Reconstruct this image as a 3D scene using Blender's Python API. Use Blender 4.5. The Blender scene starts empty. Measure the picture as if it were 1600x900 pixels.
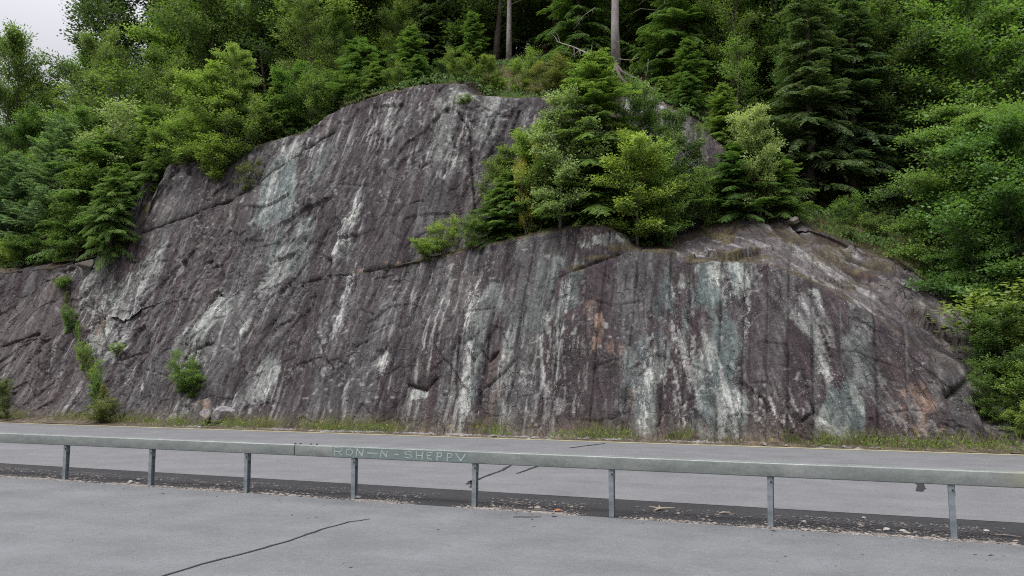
import bpy, math, random, time
import numpy as np
from mathutils import Vector, Matrix
T0 = time.time()
random.seed(7); np.random.seed(7)
SC = bpy.context.scene
COL = SC.collection

# ------------------------------------------------------------------ camera
YAW, PITCH, CAMH, FPX = math.radians(22.91), math.radians(5.79), 1.695, 1333.2
cam_d = bpy.data.cameras.new('camera'); cam = bpy.data.objects.new('camera', cam_d); COL.objects.link(cam)
cam.location = (0, 0, CAMH); cam.rotation_euler = (math.pi/2 + PITCH, 0, YAW)
cam_d.sensor_width = 36; cam_d.lens = 36*FPX/1600; cam_d.clip_end = 3000; cam_d.clip_start = .1
SC.camera = cam

# ------------------------------------------------------------------ light
SUN_EL, SUN_AZ = math.radians(56), math.radians(215)     # azimuth clockwise from +Y: behind and left of the camera
w = bpy.data.worlds.new('World'); SC.world = w; w.use_nodes = True
nt = w.node_tree; nt.nodes.clear()
def N(t, **k):
    n = nt.nodes.new(t)
    for a, b in k.items(): setattr(n, a, b)
    return n
sky = N('ShaderNodeTexSky', sky_type='NISHITA', sun_disc=False, sun_elevation=SUN_EL, sun_rotation=SUN_AZ, dust_density=4.0)
tc = N('ShaderNodeTexCoord'); sp = N('ShaderNodeSeparateXYZ'); nt.links.new(tc.outputs['Generated'], sp.inputs[0])
# overcast dome: one and a half times brighter overhead than near the horizon, faint cloud structure
mr = N('ShaderNodeMapRange'); nt.links.new(sp.outputs['Z'], mr.inputs[0])
mr.inputs[1].default_value = .3; mr.inputs[2].default_value = 1; mr.inputs[3].default_value = 3.7; mr.inputs[4].default_value = 15.0
cn = N('ShaderNodeTexNoise'); cn.inputs['Scale'].default_value = 2.2; cn.inputs['Detail'].default_value = 4
nt.links.new(tc.outputs['Generated'], cn.inputs['Vector'])
cm = N('ShaderNodeMapRange'); nt.links.new(cn.outputs[0], cm.inputs[0]); cm.inputs[3].default_value = .88; cm.inputs[4].default_value = 1.12
mu = N('ShaderNodeMath', operation='MULTIPLY'); nt.links.new(mr.outputs[0], mu.inputs[0]); nt.links.new(cm.outputs[0], mu.inputs[1])
vm = N('ShaderNodeVectorMath', operation='SCALE'); vm.inputs[0].default_value = (.985, .975, 1.04); nt.links.new(mu.outputs[0], vm.inputs['Scale'])
mx = N('ShaderNodeMixRGB'); mx.inputs[0].default_value = .93
nt.links.new(sky.outputs[0], mx.inputs[1]); nt.links.new(vm.outputs[0], mx.inputs[2])
bg = N('ShaderNodeBackground'); bg.inputs[1].default_value = .10; nt.links.new(mx.outputs[0], bg.inputs[0])
wo = N('ShaderNodeOutputWorld'); nt.links.new(bg.outputs[0], wo.inputs[0])
sd = bpy.data.lights.new('sun', 'SUN'); sd.energy = 1.5; sd.angle = math.radians(16); sd.color = (1, .97, .92)
so = bpy.data.objects.new('sun', sd); COL.objects.link(so); so.location = (-20, -30, 40)
sdir = Vector((math.sin(SUN_AZ)*math.cos(SUN_EL), math.cos(SUN_AZ)*math.cos(SUN_EL), math.sin(SUN_EL)))
so.rotation_euler = sdir.to_track_quat('Z', 'Y').to_euler()
SC.view_settings.view_transform = 'Standard'; SC.view_settings.look = 'None'; SC.view_settings.gamma = 1
SC.view_settings.exposure = 0.92
SC.cycles.max_bounces = 5; SC.cycles.diffuse_bounces = 4; SC.cycles.glossy_bounces = 2; SC.cycles.transmission_bounces = 3
SC.cycles.use_denoising = False; SC.cycles.filter_width = 1.1
SC.cycles.caustics_reflective = False; SC.cycles.caustics_refractive = False

# ------------------------------------------------------------------ helpers
def tag(o, label=None, cat=None, group=None, kind=None):
    if label: o['label'] = label
    if cat: o['category'] = cat
    if group: o['group'] = group
    if kind: o['kind'] = kind
    return o
def link(name, me, mat=None, parent=None, loc=(0, 0, 0)):
    o = bpy.data.objects.new(name, me); COL.objects.link(o)
    if mat is not None: me.materials.append(mat)
    if parent is not None: o.parent = parent
    o.location = loc
    return o
def empty(name, loc=(0, 0, 0), rz=0):
    o = bpy.data.objects.new(name, None); COL.objects.link(o); o.location = loc; o.rotation_euler = (0, 0, rz); o.empty_display_size = .2
    return o
def mesh_np(name, V, F, smooth=False):
    """V (n,3) array, F (m,k) array of equal-sized faces"""
    V = np.asarray(V, dtype=np.float32); F = np.asarray(F, dtype=np.int32)
    me = bpy.data.meshes.new(name)
    me.vertices.add(len(V)); me.vertices.foreach_set('co', V.ravel())
    m, k = F.shape
    me.loops.add(m*k); me.loops.foreach_set('vertex_index', F.ravel())
    me.polygons.add(m); me.polygons.foreach_set('loop_start', np.arange(0, m*k, k, dtype=np.int32))
    me.polygons.foreach_set('loop_total', np.full(m, k, dtype=np.int32))
    if smooth: me.polygons.foreach_set('use_smooth', np.ones(m, dtype=bool))
    me.update(calc_edges=True)
    return me
class MB:
    def __init__(s): s.v = []; s.f = []
    def add(s, v, f):
        n = len(s.v); s.v += [tuple(p) for p in v]; s.f += [tuple(i+n for i in q) for q in f]
    def box(s, x0, x1, y0, y1, z0, z1):
        s.add([(x0,y0,z0),(x1,y0,z0),(x1,y1,z0),(x0,y1,z0),(x0,y0,z1),(x1,y0,z1),(x1,y1,z1),(x0,y1,z1)],
              [(0,3,2,1),(4,5,6,7),(0,1,5,4),(1,2,6,5),(2,3,7,6),(3,0,4,7)])
    def tube(s, P, R, n=7, cap=True):
        P = [Vector(p) for p in P]; rings = []
        for i, p in enumerate(P):
            t = (P[min(i+1, len(P)-1)] - P[max(i-1, 0)]).normalized()
            a = t.cross(Vector((.31, .17, .93)))
            if a.length < .05: a = t.cross(Vector((1, 0, 0)))
            a.normalize(); b = t.cross(a)
            rings.append([p + (a*math.cos(2*math.pi*k/n) + b*math.sin(2*math.pi*k/n))*R[i] for k in range(n)])
        v = [q for r in rings for q in r]; f = []
        for i in range(len(P)-1):
            for k in range(n):
                f.append((i*n+k, i*n+(k+1) % n, (i+1)*n+(k+1) % n, (i+1)*n+k))
        if cap: f.append(tuple(range(n))[::-1]); f.append(tuple(range((len(P)-1)*n, len(P)*n)))
        s.add(v, f)
    def mesh(s, name, smooth=False, bevel=0):
        me = bpy.data.meshes.new(name); me.from_pydata(s.v, [], s.f)
        if bevel:
            import bmesh
            bm = bmesh.new(); bm.from_mesh(me)
            bmesh.ops.bevel(bm, geom=bm.edges[:], offset=bevel, segments=2, affect='EDGES', profile=.6)
            bm.to_mesh(me); bm.free()
        if smooth: me.polygons.foreach_set('use_smooth', [True]*len(me.polygons))
        me.update(); return me

# ---- numpy noise
def _h(ix, iy, seed):
    a = (ix.astype(np.int64)*374761393 + iy.astype(np.int64)*668265263 + seed*1442695041) & 0xffffffff
    a = ((a ^ (a >> 13))*1274126177) & 0xffffffff
    a = ((a ^ (a >> 16))*2246822519) & 0xffffffff
    return ((a ^ (a >> 15)) & 0xffffff)/float(0xffffff)
def vn(x, y, seed=0):
    ix = np.floor(x); iy = np.floor(y); fx = x-ix; fy = y-iy
    fx = fx*fx*(3-2*fx); fy = fy*fy*(3-2*fy)
    a = _h(ix, iy, seed); b = _h(ix+1, iy, seed); c = _h(ix, iy+1, seed); d = _h(ix+1, iy+1, seed)
    return (a+(b-a)*fx)+((c+(d-c)*fx)-(a+(b-a)*fx))*fy
def fbm(x, y, seed=0, o=4, g=.5):
    s = 0; amp = 1; tot = 0
    for i in range(o):
        s = s+amp*vn(x*2**i+i*17.3, y*2**i-i*9.1, seed+i*13); tot += amp; amp *= g
    return s/tot
def facet(x, y, seed=0, tilt=1.6, step=.9):
    """flat tilted cells with steps between them, about -1..1, and distance-to-border"""
    ix = np.floor(x); iy = np.floor(y)
    b1 = np.full(x.shape, 9.); b2 = np.full(x.shape, 9.); val = np.zeros(x.shape)
    for dx in (-1, 0, 1):
        for dy in (-1, 0, 1):
            cx = ix+dx; cy = iy+dy
            px = cx+_h(cx, cy, seed); py = cy+_h(cx, cy, seed+1)
            ex = x-px; ey = y-py; d = ex*ex+ey*ey
            v = (_h(cx, cy, seed+2)-.5)*tilt*ex+(_h(cx, cy, seed+3)-.5)*tilt*ey+(_h(cx, cy, seed+4)-.5)*step
            m = d < b1
            b2 = np.where(m, b1, np.minimum(b2, d)); val = np.where(m, v, val); b1 = np.where(m, d, b1)
    return val, np.sqrt(b2)-np.sqrt(b1)
def sst(a, b, x):
    t = np.clip((x-a)/(b-a), 0, 1); return t*t*(3-2*t)

# ---- camera rays, used to find where along the road things stand
_fw = np.array([-math.sin(YAW)*math.cos(PITCH), math.cos(YAW)*math.cos(PITCH), math.sin(PITCH)])
_r = np.array([math.cos(YAW), math.sin(YAW), 0.]); _u = np.cross(_r, _fw)
def ray(px, py): return _fw+_r*(px-800)/FPX-_u*(py-450)/FPX
def at_Y(px, py, Y):
    d = ray(px, py); t = Y/d[1]; return np.array([d[0]*t, Y, CAMH+d[2]*t])
def at_Z(px, py, Z=0.):
    d = ray(px, py); t = (Z-CAMH)/d[2]; return np.array([d[0]*t, d[1]*t, Z])
def x_at(px, Y):
    """X of a picture column where it meets the upright plane Y (horizon height)"""
    return at_Y(px, 480, Y)[0]
def depth(P): return float(np.dot(np.array(P)-np.array([0, 0, CAMH]), _fw))

# ------------------------------------------------------------------ the shape of the cliff
YB = 22.25
def a1(X): return np.interp(X, [-34, -20, -14, -11.5, -8, -4, 0, 4], [.50, .48, .42, .40, .40, .38, .36, .5])
def a2(X): return np.interp(X, [-34, -16, -8, 0], [.42, .42, .45, .5])
LIP = [(-80,560),(0,540),(250,470),(400,450),(480,440),(560,428),(640,406),(700,395),(760,380),(850,362),(900,352),(940,349),(962,362),(985,388),(1040,393),(1075,408),(1200,414),(1262,440),(1330,482),(1400,532),(1470,585),(1512,615),(1535,690)]
WID = [(-80,0),(480,.0),(560,.12),(640,.35),(700,.9),(760,1.7),(850,2.4),(900,2.7),(940,2.8),(985,2.9),(1040,3.0),(1100,3.2),(1180,3.4),(1240,3.3),(1330,3.2),(1400,3.2),(1460,2.9),(1510,2.5),(1560,1.6),(1580,1.2),(1700,3.)]
BACK = [(1040,372),(1100,352),(1180,338),(1240,346),(1300,372),(1345,392),(1400,404),(1460,453),(1510,502),(1560,556),(1580,630)]
TOP = [(-80,432),(0,421),(60,413),(130,405),(172,390),(205,362),(217,290),(228,268),(260,256),(300,252),(370,245),(420,226),(470,206),(530,162),(570,147),(620,136),(660,128),(710,127),(735,148),(780,153),(850,150),(920,147),(1010,152),(1060,166),(1100,196),(1125,235),(1150,300),(1170,338)]
lipX, lipZ = [], []
for px, py in LIP:
    X = -10.
    for _ in range(40):
        d = ray(px, py); a = a1(X); t = (YB+a*CAMH)/(d[1]-a*d[2]); X = .5*X+.5*d[0]*t; Z = CAMH+d[2]*t
    lipX.append(X); lipZ.append(max(Z, .0))
lipX += [5.5, 12, 60]; lipZ += [.25, .4, .5]
def gs(X, kx, kz, s=.18):
    """keyed curve, slightly rounded"""
    return (np.interp(X-s, kx, kz)+np.interp(X+s, kx, kz)+2*np.interp(X, kx, kz))/4
def Z1f(X): return gs(X, lipX, lipZ, .12)
def Y1f(X): return YB+a1(X)*Z1f(X)
wx = []
for px, ww in WID:
    X = -10.
    for _ in range(30): X = .5*X+.5*x_at(px, Y1f(X)+ww)
    wx.append(X)
wv = [b for _, b in WID]
def Wf(X): return gs(X, wx, wv, .3)
bx, bz = [], []
for px, py in BACK:
    X = -3.
    for _ in range(40):
        P = at_Y(px, py, Y1f(X)+Wf(X)); X = .5*X+.5*P[0]
    bx.append(X); bz.append(P[2])
def Z2f(X):
    flat = Z1f(X)+.32*Wf(X)
    return np.where(X < bx[0]-1.2, flat, np.where(X < bx[0], flat+(np.interp(X, bx, bz)-flat)*sst(bx[0]-1.2, bx[0], X),
           gs(X, bx+[bx[-1]+.5, bx[-1]+3, 60], bz+[.8, 1.6, 4.5], .15)))
def Y2f(X): return Y1f(X)+Wf(X)
tx_, tz_ = [], []
for px, py in TOP:
    X = -10.
    for _ in range(60):
        d = ray(px, py); a = a2(X); y2 = Y2f(X); z2 = Z2f(X)
        t = (y2-a*z2+a*CAMH)/(d[1]-a*d[2]); X = .6*X+.4*d[0]*t; Z = CAMH+d[2]*t
    tx_.append(float(X)); tz_.append(float(Z))
o_ = np.argsort(tx_); tx_ = list(np.array(tx_)[o_]); tz_ = list(np.array(tz_)[o_])
def Z3f(X):
    z = gs(X, tx_, tz_, .1); z2 = Z2f(X)
    return np.where(X > tx_[-1], z2+.02, np.maximum(z, z2+.02))
def Y3f(X): return Y2f(X)+a2(X)*(Z3f(X)-Z2f(X))
def hillk(X): return .12+.88*sst(-62, -40, X)
def prof(X):
    X = np.asarray(X, float)
    y1, z1, y2, z2, y3, z3 = Y1f(X), Z1f(X), Y2f(X), Z2f(X), Y3f(X), Z3f(X); k = hillk(X)
    o = np.ones_like(X)
    Y = np.stack([-500*o, 21.2*o, YB*o-.05, y1, y2+.01, y3+.02, y3+2.6, y3+28, y3+110], -1)
    Z = np.stack([0*o, 0*o, .06*o, z1, z2, z3, z3+.75, z3+.75+13*k, z3+.75+45*k], -1)
    return Y, Z
def ground_z(X, Y):
    a, b = prof(np.array([X])); return float(np.interp(Y, a[0], b[0]))
def hit(px, py, Ymin=20, Ymax=80):
    """where a picture ray meets the ground or the rock"""
    d = ray(px, py)
    for Y in np.arange(Ymin, Ymax, .05):
        t = Y/d[1]; X = d[0]*t; Z = CAMH+d[2]*t
        if ground_z(X, Y) >= Z: return np.array([X, Y, Z])
    return at_Y(px, py, Ymax)

# drill half-barrels, straight up the slope
GR = []
for px, py, sl in [(230,560,.30),(300,560,.30),(352,560,.30),(400,567,.30),(440,485,.30),(485,560,.25),(540,560,.2),(585,650,.17),(640,600,.1),(682,677,.02),(745,640,.03),(800,600,0),(863,600,.03),(918,672,.0),(975,640,0),(1035,590,0),(1068,590,0),(1120,620,0),(1160,590,0),(1200,590,0),(1232,590,0),(1270,590,0),(1316,600,0),(1370,620,0),(1420,640,0)]:
    h = hit(px, py); GR.append((h[0], h[2]*1.08, sl))
GRX = np.array([g[0] for g in GR if g[2] < .05])
xs = list(np.arange(-35, 7.0, .046))
for g in GRX: xs += [g-.05, g-.026, g, g+.026, g+.05]
xs = np.array(sorted(xs)); keep = [xs[0]]
for x in xs[1:]:
    if x-keep[-1] > .012: keep.append(x)
xs = np.array(keep)
CY, CZ = prof(xs)
rows_y, rows_z, band = [], [], []
for i, n in ((1, 14), (2, 185), (3, 58), (4, 185), (5, 34)):
    for k in range(n):
        t = k/n
        rows_y.append(CY[:, i]*(1-t)+CY[:, i+1]*t); rows_z.append(CZ[:, i]*(1-t)+CZ[:, i+1]*t); band.append(i-1+t)
RY = np.array(rows_y); RZ = np.array(rows_z); band = np.array(band)[:, None]*np.ones(len(xs))[None]
for _ in range(5):    # round the profile's corners
    RY[1:-1] = (RY[:-2]+2*RY[1:-1]+RY[2:])/4; RZ[1:-1] = (RZ[:-2]+2*RZ[1:-1]+RZ[2:])/4
RX = np.ones_like(RY)*xs[None]
def normals(X, Y, Z):
    P = np.stack([X, Y, Z], -1); du = np.gradient(P, axis=1); dv = np.gradient(P, axis=0)
    n = np.cross(du, dv); n /= np.linalg.norm(n, axis=-1, keepdims=True)+1e-9; return n
NN = normals(RX, RY, RZ)
NNs = NN.copy()
for _ in range(12): NNs[1:-1] = (NNs[:-2]+2*NNs[1:-1]+NNs[2:])/4; NNs[:, 1:-1] = (NNs[:, :-2]+2*NNs[:, 1:-1]+NNs[:, 2:])/4
NNs /= np.linalg.norm(NNs, axis=-1, keepdims=True)
V = np.cumsum(np.concatenate([np.zeros((1, len(xs))), np.hypot(np.diff(RY, axis=0), np.diff(RZ, axis=0))]), 0)  # run up the slope
XX = RX
kk = np.interp(XX, [-32, -20, -13, -8, -3, 4], [.26, .22, .10, -.08, -.34, -.5])
U = XX-kk*V                           # sheared along the rock's grain
wob = fbm(XX*.5, V*.4, 5, 3)-.5
def spots(lst, jit=.5, fine=1.6):
    """soft-edged patches given as (px,py,rx,rz,strength) -> mask on the rock"""
    m = np.zeros_like(XX)
    n1 = (fbm(XX*fine, V*fine*.45, 71, 4)-.5)*2
    n2 = (fbm(U*7, V*1.6, 73, 3)-.5)*2
    for px, py, rx, rz, st in lst:
        h = hit(px, py); sc = depth(h)/FPX
        rX = rx*sc; rZ = rz*sc
        dx = (XX-h[0])/rX; dz = (RZ-h[2])/rZ
        m = np.maximum(m, st*sst(1.02, .80, np.sqrt(dx*dx+dz*dz)+n1*jit*1.6+n2*.35))
    return m
pale = spots([(215,450,60,60,.9),(180,500,40,60,.8),(150,440,30,40,.6),(330,500,35,55,.8),(300,540,30,40,.5),(392,500,22,60,.7),(425,440,22,70,.6),
              (545,370,16,70,1.),(552,460,20,50,.7),(470,235,60,25,.6),(395,235,45,18,.8),(720,165,60,25,.5),(760,190,30,40,.5),(700,220,40,60,.45),(620,180,30,40,.35),
              (1010,160,60,14,.7),(940,375,45,16,.7),(690,470,14,60,.5),(728,600,12,70,.9),(600,565,20,20,.5),(655,614,18,12,1.),(410,600,22,50,.6),(345,640,45,22,.9),(275,650,20,20,.7),
              (1262,490,22,45,.9),(1290,560,18,60,.5),(790,590,12,90,.5),(870,560,9,120,.6),(545,610,8,40,.6),(130,415,25,14,.8)])
teal = spots([(440,290,45,60,.8),(455,380,35,60,.5),(500,250,20,50,.4),(1120,440,50,45,1.),(1130,540,30,80,.8),(1045,470,32,60,.7),(1130,640,40,50,.7),(1005,640,25,40,.5),(880,440,30,50,.6),
              (1320,640,45,45,.9),(1350,560,40,60,.4),(830,480,30,70,.4),(740,560,18,60,.5),(1010,560,30,60,.5),(760,480,30,50,.35)])
whit = spots([(1140,430,22,60,.6),(1165,500,9,70,.8),(1060,470,22,60,.45),(1140,640,20,60,.6),(1010,600,12,60,.7),(745,470,14,50,.7),(1190,640,20,20,.6),(540,370,10,60,.6),(540,470,12,60,.6),
              (690,230,60,60,.35),(560,200,60,50,.3),(1300,420,60,40,.6),(1390,470,60,40,.6),(600,565,20,14,.6),(725,600,8,60,.8),(840,560,60,80,.25),(1060,580,60,60,.5),(200,600,60,40,.3)])
orng = spots([(935,515,16,35,1.),(925,480,14,25,.5),(1425,640,45,40,.6),(985,640,6,30,.7),(770,600,12,50,.3),(610,408,25,5,.9),(560,425,20,5,.5),(960,540,16,20,.6),(320,632,18,10,.9),(155,520,10,25,.8)])
brwn = spots([(60,520,110,110,.9),(30,620,90,60,.8),(860,500,40,120,.45),(1430,600,60,60,.5),(920,580,50,90,.5),(720,480,30,100,.4),(1180,650,40,40,.5),(130,560,30,60,.7),(250,275,40,18,.6)])
rough = np.clip(.25+1.0*sst(-13, -22, XX)*.6+.8*pale+.35*(fbm(XX*.3, V*.3, 9, 3)-.45)*2+.5*sst(-2, 3, XX), .12, 1.25)
slab = sst(bx[0]-.3, bx[0]+1.2, XX)*sst(2.0, 2.15, band)*sst(3.4, 3.1, band)      # the inclined slab on the right
bench = sst(1.98, 2.1, band)*sst(3.02, 2.95, band)*sst(-16, -14.5, XX)*(1-slab)
crest = sst(3.98, 4.1, band)
D = (fbm(XX*.22+3, V*.25, 21, 3)-.5)*.7
f1, e1 = facet(U*.36+wob*.2, V*.20+wob*.2, 31, 1.3, .15); f2, e2 = facet(U*1.15+wob*.2, V*.65+wob*.2, 41, 1.4, .45); f3, e3 = facet(U*4.2, V*2.6, 51); f4, e4 = facet(U*9, V*7, 61)
reg = sst(.50, .60, fbm(XX*.55, V*.4, 97, 3)+.10*rough)
D += f1*(.10+.16*rough)+f2*(.030+.11*rough*reg+.03*rough)+f3*(.008+.050*rough*reg)+f4*(.003+.018*rough*reg)
# thin plates spalled off, leaving straight-edged steps with a lip above
g1, h1 = facet(U*.8+40, V*.45+3, 141, 0, .9); g2, h2 = facet(U*2.1+11, V*1.3+5, 151, 0)
D -= .060*(g1 > .30)*sst(.45, .7, rough+.2*reg)+.035*(g2 > .27)*(.15+.85*reg)
D -= .05*sst(.06, .0, e2)*sst(.35, .8, vn(U*.9, V*.5, 77)+rough*.4)
D += (fbm(XX*7, V*7, 91, 2)-.5)*.016
# ledges and overhang shadows: short blocky steps with a drop below
lg = fbm(XX*.9, V*.35+kk*XX*.2, 93, 2); D += .04*rough*(sst(.5, .53, lg)-sst(.6, .66, lg))
D *= (1-.55*bench)*(1-.35*slab)
fine_n = fbm(XX*16, V*11, 95, 2)-.5; D += fine_n*.016*rough
D *= sst(.35, 1.05, band)*.9+.1
# right-hand slab: long stepped sheets running down to the right
sl, se = facet((XX+.9*V)*.55, (V-.3*XX)*.5, 101, 1.1); D += slab*sl*.26
gv = np.zeros_like(XX); gcol = np.zeros_like(XX)
for i, (g, v0, slp) in enumerate(GR):
    s = random.Random(i*7+3)
    on = sst(.46, .54, fbm(V*.35+i*9, V*0+i, 111, 3)+.20)*(1-.5*slab)
    wd_ = .030 if slp < .05 else .040
    w_ = np.exp(-((XX-g-slp*(V-v0-1.1))/wd_)**2)*on*(band < 3.9)*((V-1.1 < 6.5) | (slp > .05))
    gv += w_*.06; gcol += w_*s.choice([-1, -1, -1, .7])
D -= gv
# named cracks: deep line along keyed picture paths
def crack(path, wd, dp, off=0):
    global D, crk
    P = [hit(*p) for p in path]
    best = np.full(XX.shape, 9.); side = np.zeros(XX.shape)
    for a, b in zip(P[:-1], P[1:]):
        d = np.array([b[0]-a[0], b[2]-a[2]]); L = d@d
        t = np.clip(((XX-a[0])*d[0]+(RZ-a[2])*d[1])/L, 0, 1)
        ex = XX-a[0]-t*d[0]; ez = RZ-a[2]-t*d[1]; q = np.hypot(ex, ez)
        m = q < best; best = np.where(m, q, best); side = np.where(m, np.sign(ez), side)
    wd = wd*.6; best = best+(fbm(XX*3, V*3, 7, 4)-.5)*.14
    g = np.exp(-(np.maximum(best, 0)/wd)**2)
    crk = np.maximum(crk, g); D = D-g*dp-off*.7*np.exp(-(best/.14)**2)*(side > 0)
crk = np.zeros_like(XX)
crack([(212,362),(260,345),(330,322),(395,298),(440,262),(480,232),(520,205)], .07, .16, .10)
crack([(450,446),(500,436),(560,428),(640,405)], .06, .10, .05)
crack([(985,390),(940,405),(905,418),(870,436),(860,480)], .05, .09, .05)
crack([(150,330+150),(160,540),(185,560),(240,540),(300,505),(340,480)], .05, .09, .06)
crack([(95,420),(110,500),(135,560),(150,650)], .16, .2, 0)
crack([(0,540),(60,520),(110,500)], .08, .1, .04)
crack([(710,170),(735,200),(738,260),(745,330)], .06, .12, .06)
crack([(555,545),(575,535),(590,528)], .05, .12, .1)
crack([(640,602),(665,608),(680,590)], .06, .12, .12)
crack([(335,540),(310,548),(300,575)], .09, .16, .1)
crack([(755,550),(765,565),(778,550)], .06, .14, .1)
crack([(1240,345),(1290,395),(1345,432),(1420,475),(1500,545)], .10, .16, .12)
crack([(1075,412),(1130,405),(1200,411),(1262,436),(1320,470)], .06, .05, .03)
crack([(1480,620),(1500,605),(1530,590)], .08, .15, .1)
crack([(1200,345),(1260,400),(1330,450)], .05, .06, .03)
crack([(1330,400),(1380,415),(1440,450),(1500,510)], .10, .13, .05)
crack([(1380,470),(1430,500),(1470,520)], .06, .12, .05)
PX = RX+NNs[..., 0]*D; PY = RY+NNs[..., 1]*D; PZ = RZ+NNs[..., 2]*D
FN = normals(PX, PY, PZ)
print('relief', round(time.time()-T0, 1))

# ---- colours of the rock
def col(c): return np.array(c)[None, None, :]*np.ones(XX.shape)[..., None]
def mixc(a, b, m): return a*(1-m[..., None])+b*m[..., None]
P_ = col((.039, .0295, .034)); G_ = col((.100, .100, .099)); W_ = col((.45, .45, .43)); T_ = col((.100, .132, .128)); B_ = col((.085, .066, .060)); O_ = col((.22, .145, .105)); C_ = col((.25, .27, .245))
st1 = fbm(XX*1.1+wob*.8, V*.08, 201, 4, .6); st2 = fbm(XX*4.5+wob*1.2, V*.16, 211, 4, .6); st3 = fbm(XX*14+wob*3, V*.7, 221, 3, .6)
base = mixc(P_, G_, np.clip(sst(.49, .60, st1*.45+st2*.55+.03*sst(-14, -22, XX))*.6, 0, 1))
base = mixc(base, base*.55, sst(.48, .62, st3)*.6)
base = mixc(base, G_*1.1, sst(.60, .70, fbm(XX*2.2+wob, V*.09, 205, 3))*.5)
base = mixc(base, col((.055, .036, .037)), sst(.45, .65, fbm(XX*.8, V*.12, 231, 3))*.35)
base = mixc(base, B_*(.6+.8*st2)[..., None], brwn*.4)
base = mixc(base, G_*1.35, pale*.85*sst(.40, .48, fbm(U*3.2, V*.8, 206, 4)+.05))
base = mixc(base, C_*1.08, pale*.75*sst(.50, .56, fbm(U*2.6, V*.9, 241, 5)))
base = mixc(base, T_*(.7+.7*st2)[..., None], teal*.75*sst(.38, .46, fbm(U*3, V*.7, 207, 4)))
base = mixc(base, C_*1.15, teal*sst(.52, .66, fbm(XX*2.5, V*.9, 251, 4))*.7)
base = mixc(base, O_, orng*sst(.35, .6, fbm(XX*5, V*3, 261, 4))*.85)
# white calcite: streaks following the grain, strongest where the photo's bright seams are
ws = fbm(U*7, V*1.1, 301, 4, .6); wv_ = fbm(XX*9, V*.7, 311, 4, .6)
wsx = np.where(XX < -9, wv_, ws)
glob = .10+.28*sst(.45, .7, fbm(XX*.6, V*.18, 321, 3))
wm = sst(.61, .66, wsx+.08*whit+.04*pale+.03*glob-.01)
base = mixc(base, W_*(.68+.4*st3)[..., None], np.clip(wm*(glob+whit*.8+pale*.4), 0, .9))
wamt = np.clip(.08+.65*whit+.30*pale+.15*teal+1.0*(glob-.14)-.1*brwn, 0, 1)
# fine veins
rv = 1-np.abs(fbm(U*2.4+wob*2, V*1.5, 331, 4)-.5)*2; base = mixc(base, W_*.8, sst(.965, .99, rv)*(.25+.6*whit)*sst(.45, .6, vn(XX*.9, V*.9, 341)))
# lichen speckle, denser high up on the centre
lk, le = facet(XX*7.5, V*7.5, 351); lr = _h(np.floor(XX*9), np.floor(V*9), 361)
base = mixc(base, col((.40, .41, .38)), (sst(.80, .93, vn(XX*8.5, V*7, 371))*sst(.48, .62, fbm(XX*.7, V*.5, 381, 3)+.12*sst(6, 10, RZ)))*.45)
# slab on the right, browner; its pale scratches run down with it
sb = col((.125, .108, .107)); sb = mixc(sb, col((.055, .045, .047)), sst(.45, .65, fbm((XX+.9*V)*1.2, (V-.5*XX)*.5, 401, 4)))
sb = mixc(sb, W_*.85, sst(.6, .7, fbm((XX*1.0+.9*V)*4.5, (V-XX)*.35, 411, 4)+.08*whit)*.6)
base = mixc(base, sb*.85, slab*.85)
# cracks hold dirt and moss; flat tops hold litter and grass
up = FN[..., 2]
lit = sst(.62, .80, NNs[..., 2])*sst(.46, .50, fbm(XX*1.6, RY*1.6, 421, 4)+.22*bench-.09*slab+.3*crest*sst(4.25, 4.7, band)+.10*(NNs[..., 2]-.7))
litc = mixc(col((.045, .030, .022)), col((.075, .064, .030)), sst(.45, .62, fbm(XX*3, RY*3, 431, 3)))
base = mixc(base, litc, lit*.9)
moss = spots([(940,400,30,6,.9),(900,418,20,6,.8),(965,385,22,8,.9),(1340,440,40,10,.6),(1370,410,40,15,.8),(1300,395,30,25,.8),(1480,490,30,12,.5),(1200,360,80,10,.15)], .4)
base = mixc(base, mixc(col((.075, .066, .026)), col((.080, .060, .036)), fbm(XX*4, V*4, 441, 3)), moss*.85)
base = mixc(base, col((.035, .028, .024)), np.clip(crk*.8, 0, 1))
base = mixc(base, base*.35, np.clip(-gcol*1.2-.1, 0, 1)*.85*sst(.3, .6, fbm(XX*3, V*2.5, 461, 3))); base = mixc(base, G_*1.4, np.clip(gcol, 0, 1)*.8)
low = sst(1.15, .9, band); base = mixc(base, col((.11, .085, .055)), low*.85)
base = np.clip(base*(.86+.28*fbm(XX*12, V*12, 451, 3))[..., None], .01, .8)

def grid_mesh(name, X, Y, Z):
    nr, nc = X.shape
    Vv = np.stack([X, Y, Z], -1).reshape(-1, 3)
    i = np.arange(nr-1)[:, None]*nc+np.arange(nc-1)[None]
    return mesh_np(name, Vv, np.stack([i, i+1, i+nc+1, i+nc], -1).reshape(-1, 4), name != 'rock_cliff')
def add_col(me, rgb):
    a = me.color_attributes.new('Col', 'FLOAT_COLOR', 'POINT')
    c = np.ones((len(me.vertices), 4), np.float32); c[:, :3] = rgb.reshape(-1, 3); c[:, 3] = (wamt*(1-.6*slab)*(1-low)*(1-lit)).ravel(); a.data.foreach_set('color', c.ravel())
    a = me.attributes.new('grain', 'FLOAT_VECTOR', 'POINT'); g = np.stack([np.where(XX < -9, XX-.25*(XX+9)*0, U), V, XX], -1).astype(np.float32); a.data.foreach_set('vector', g.ravel())

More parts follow.
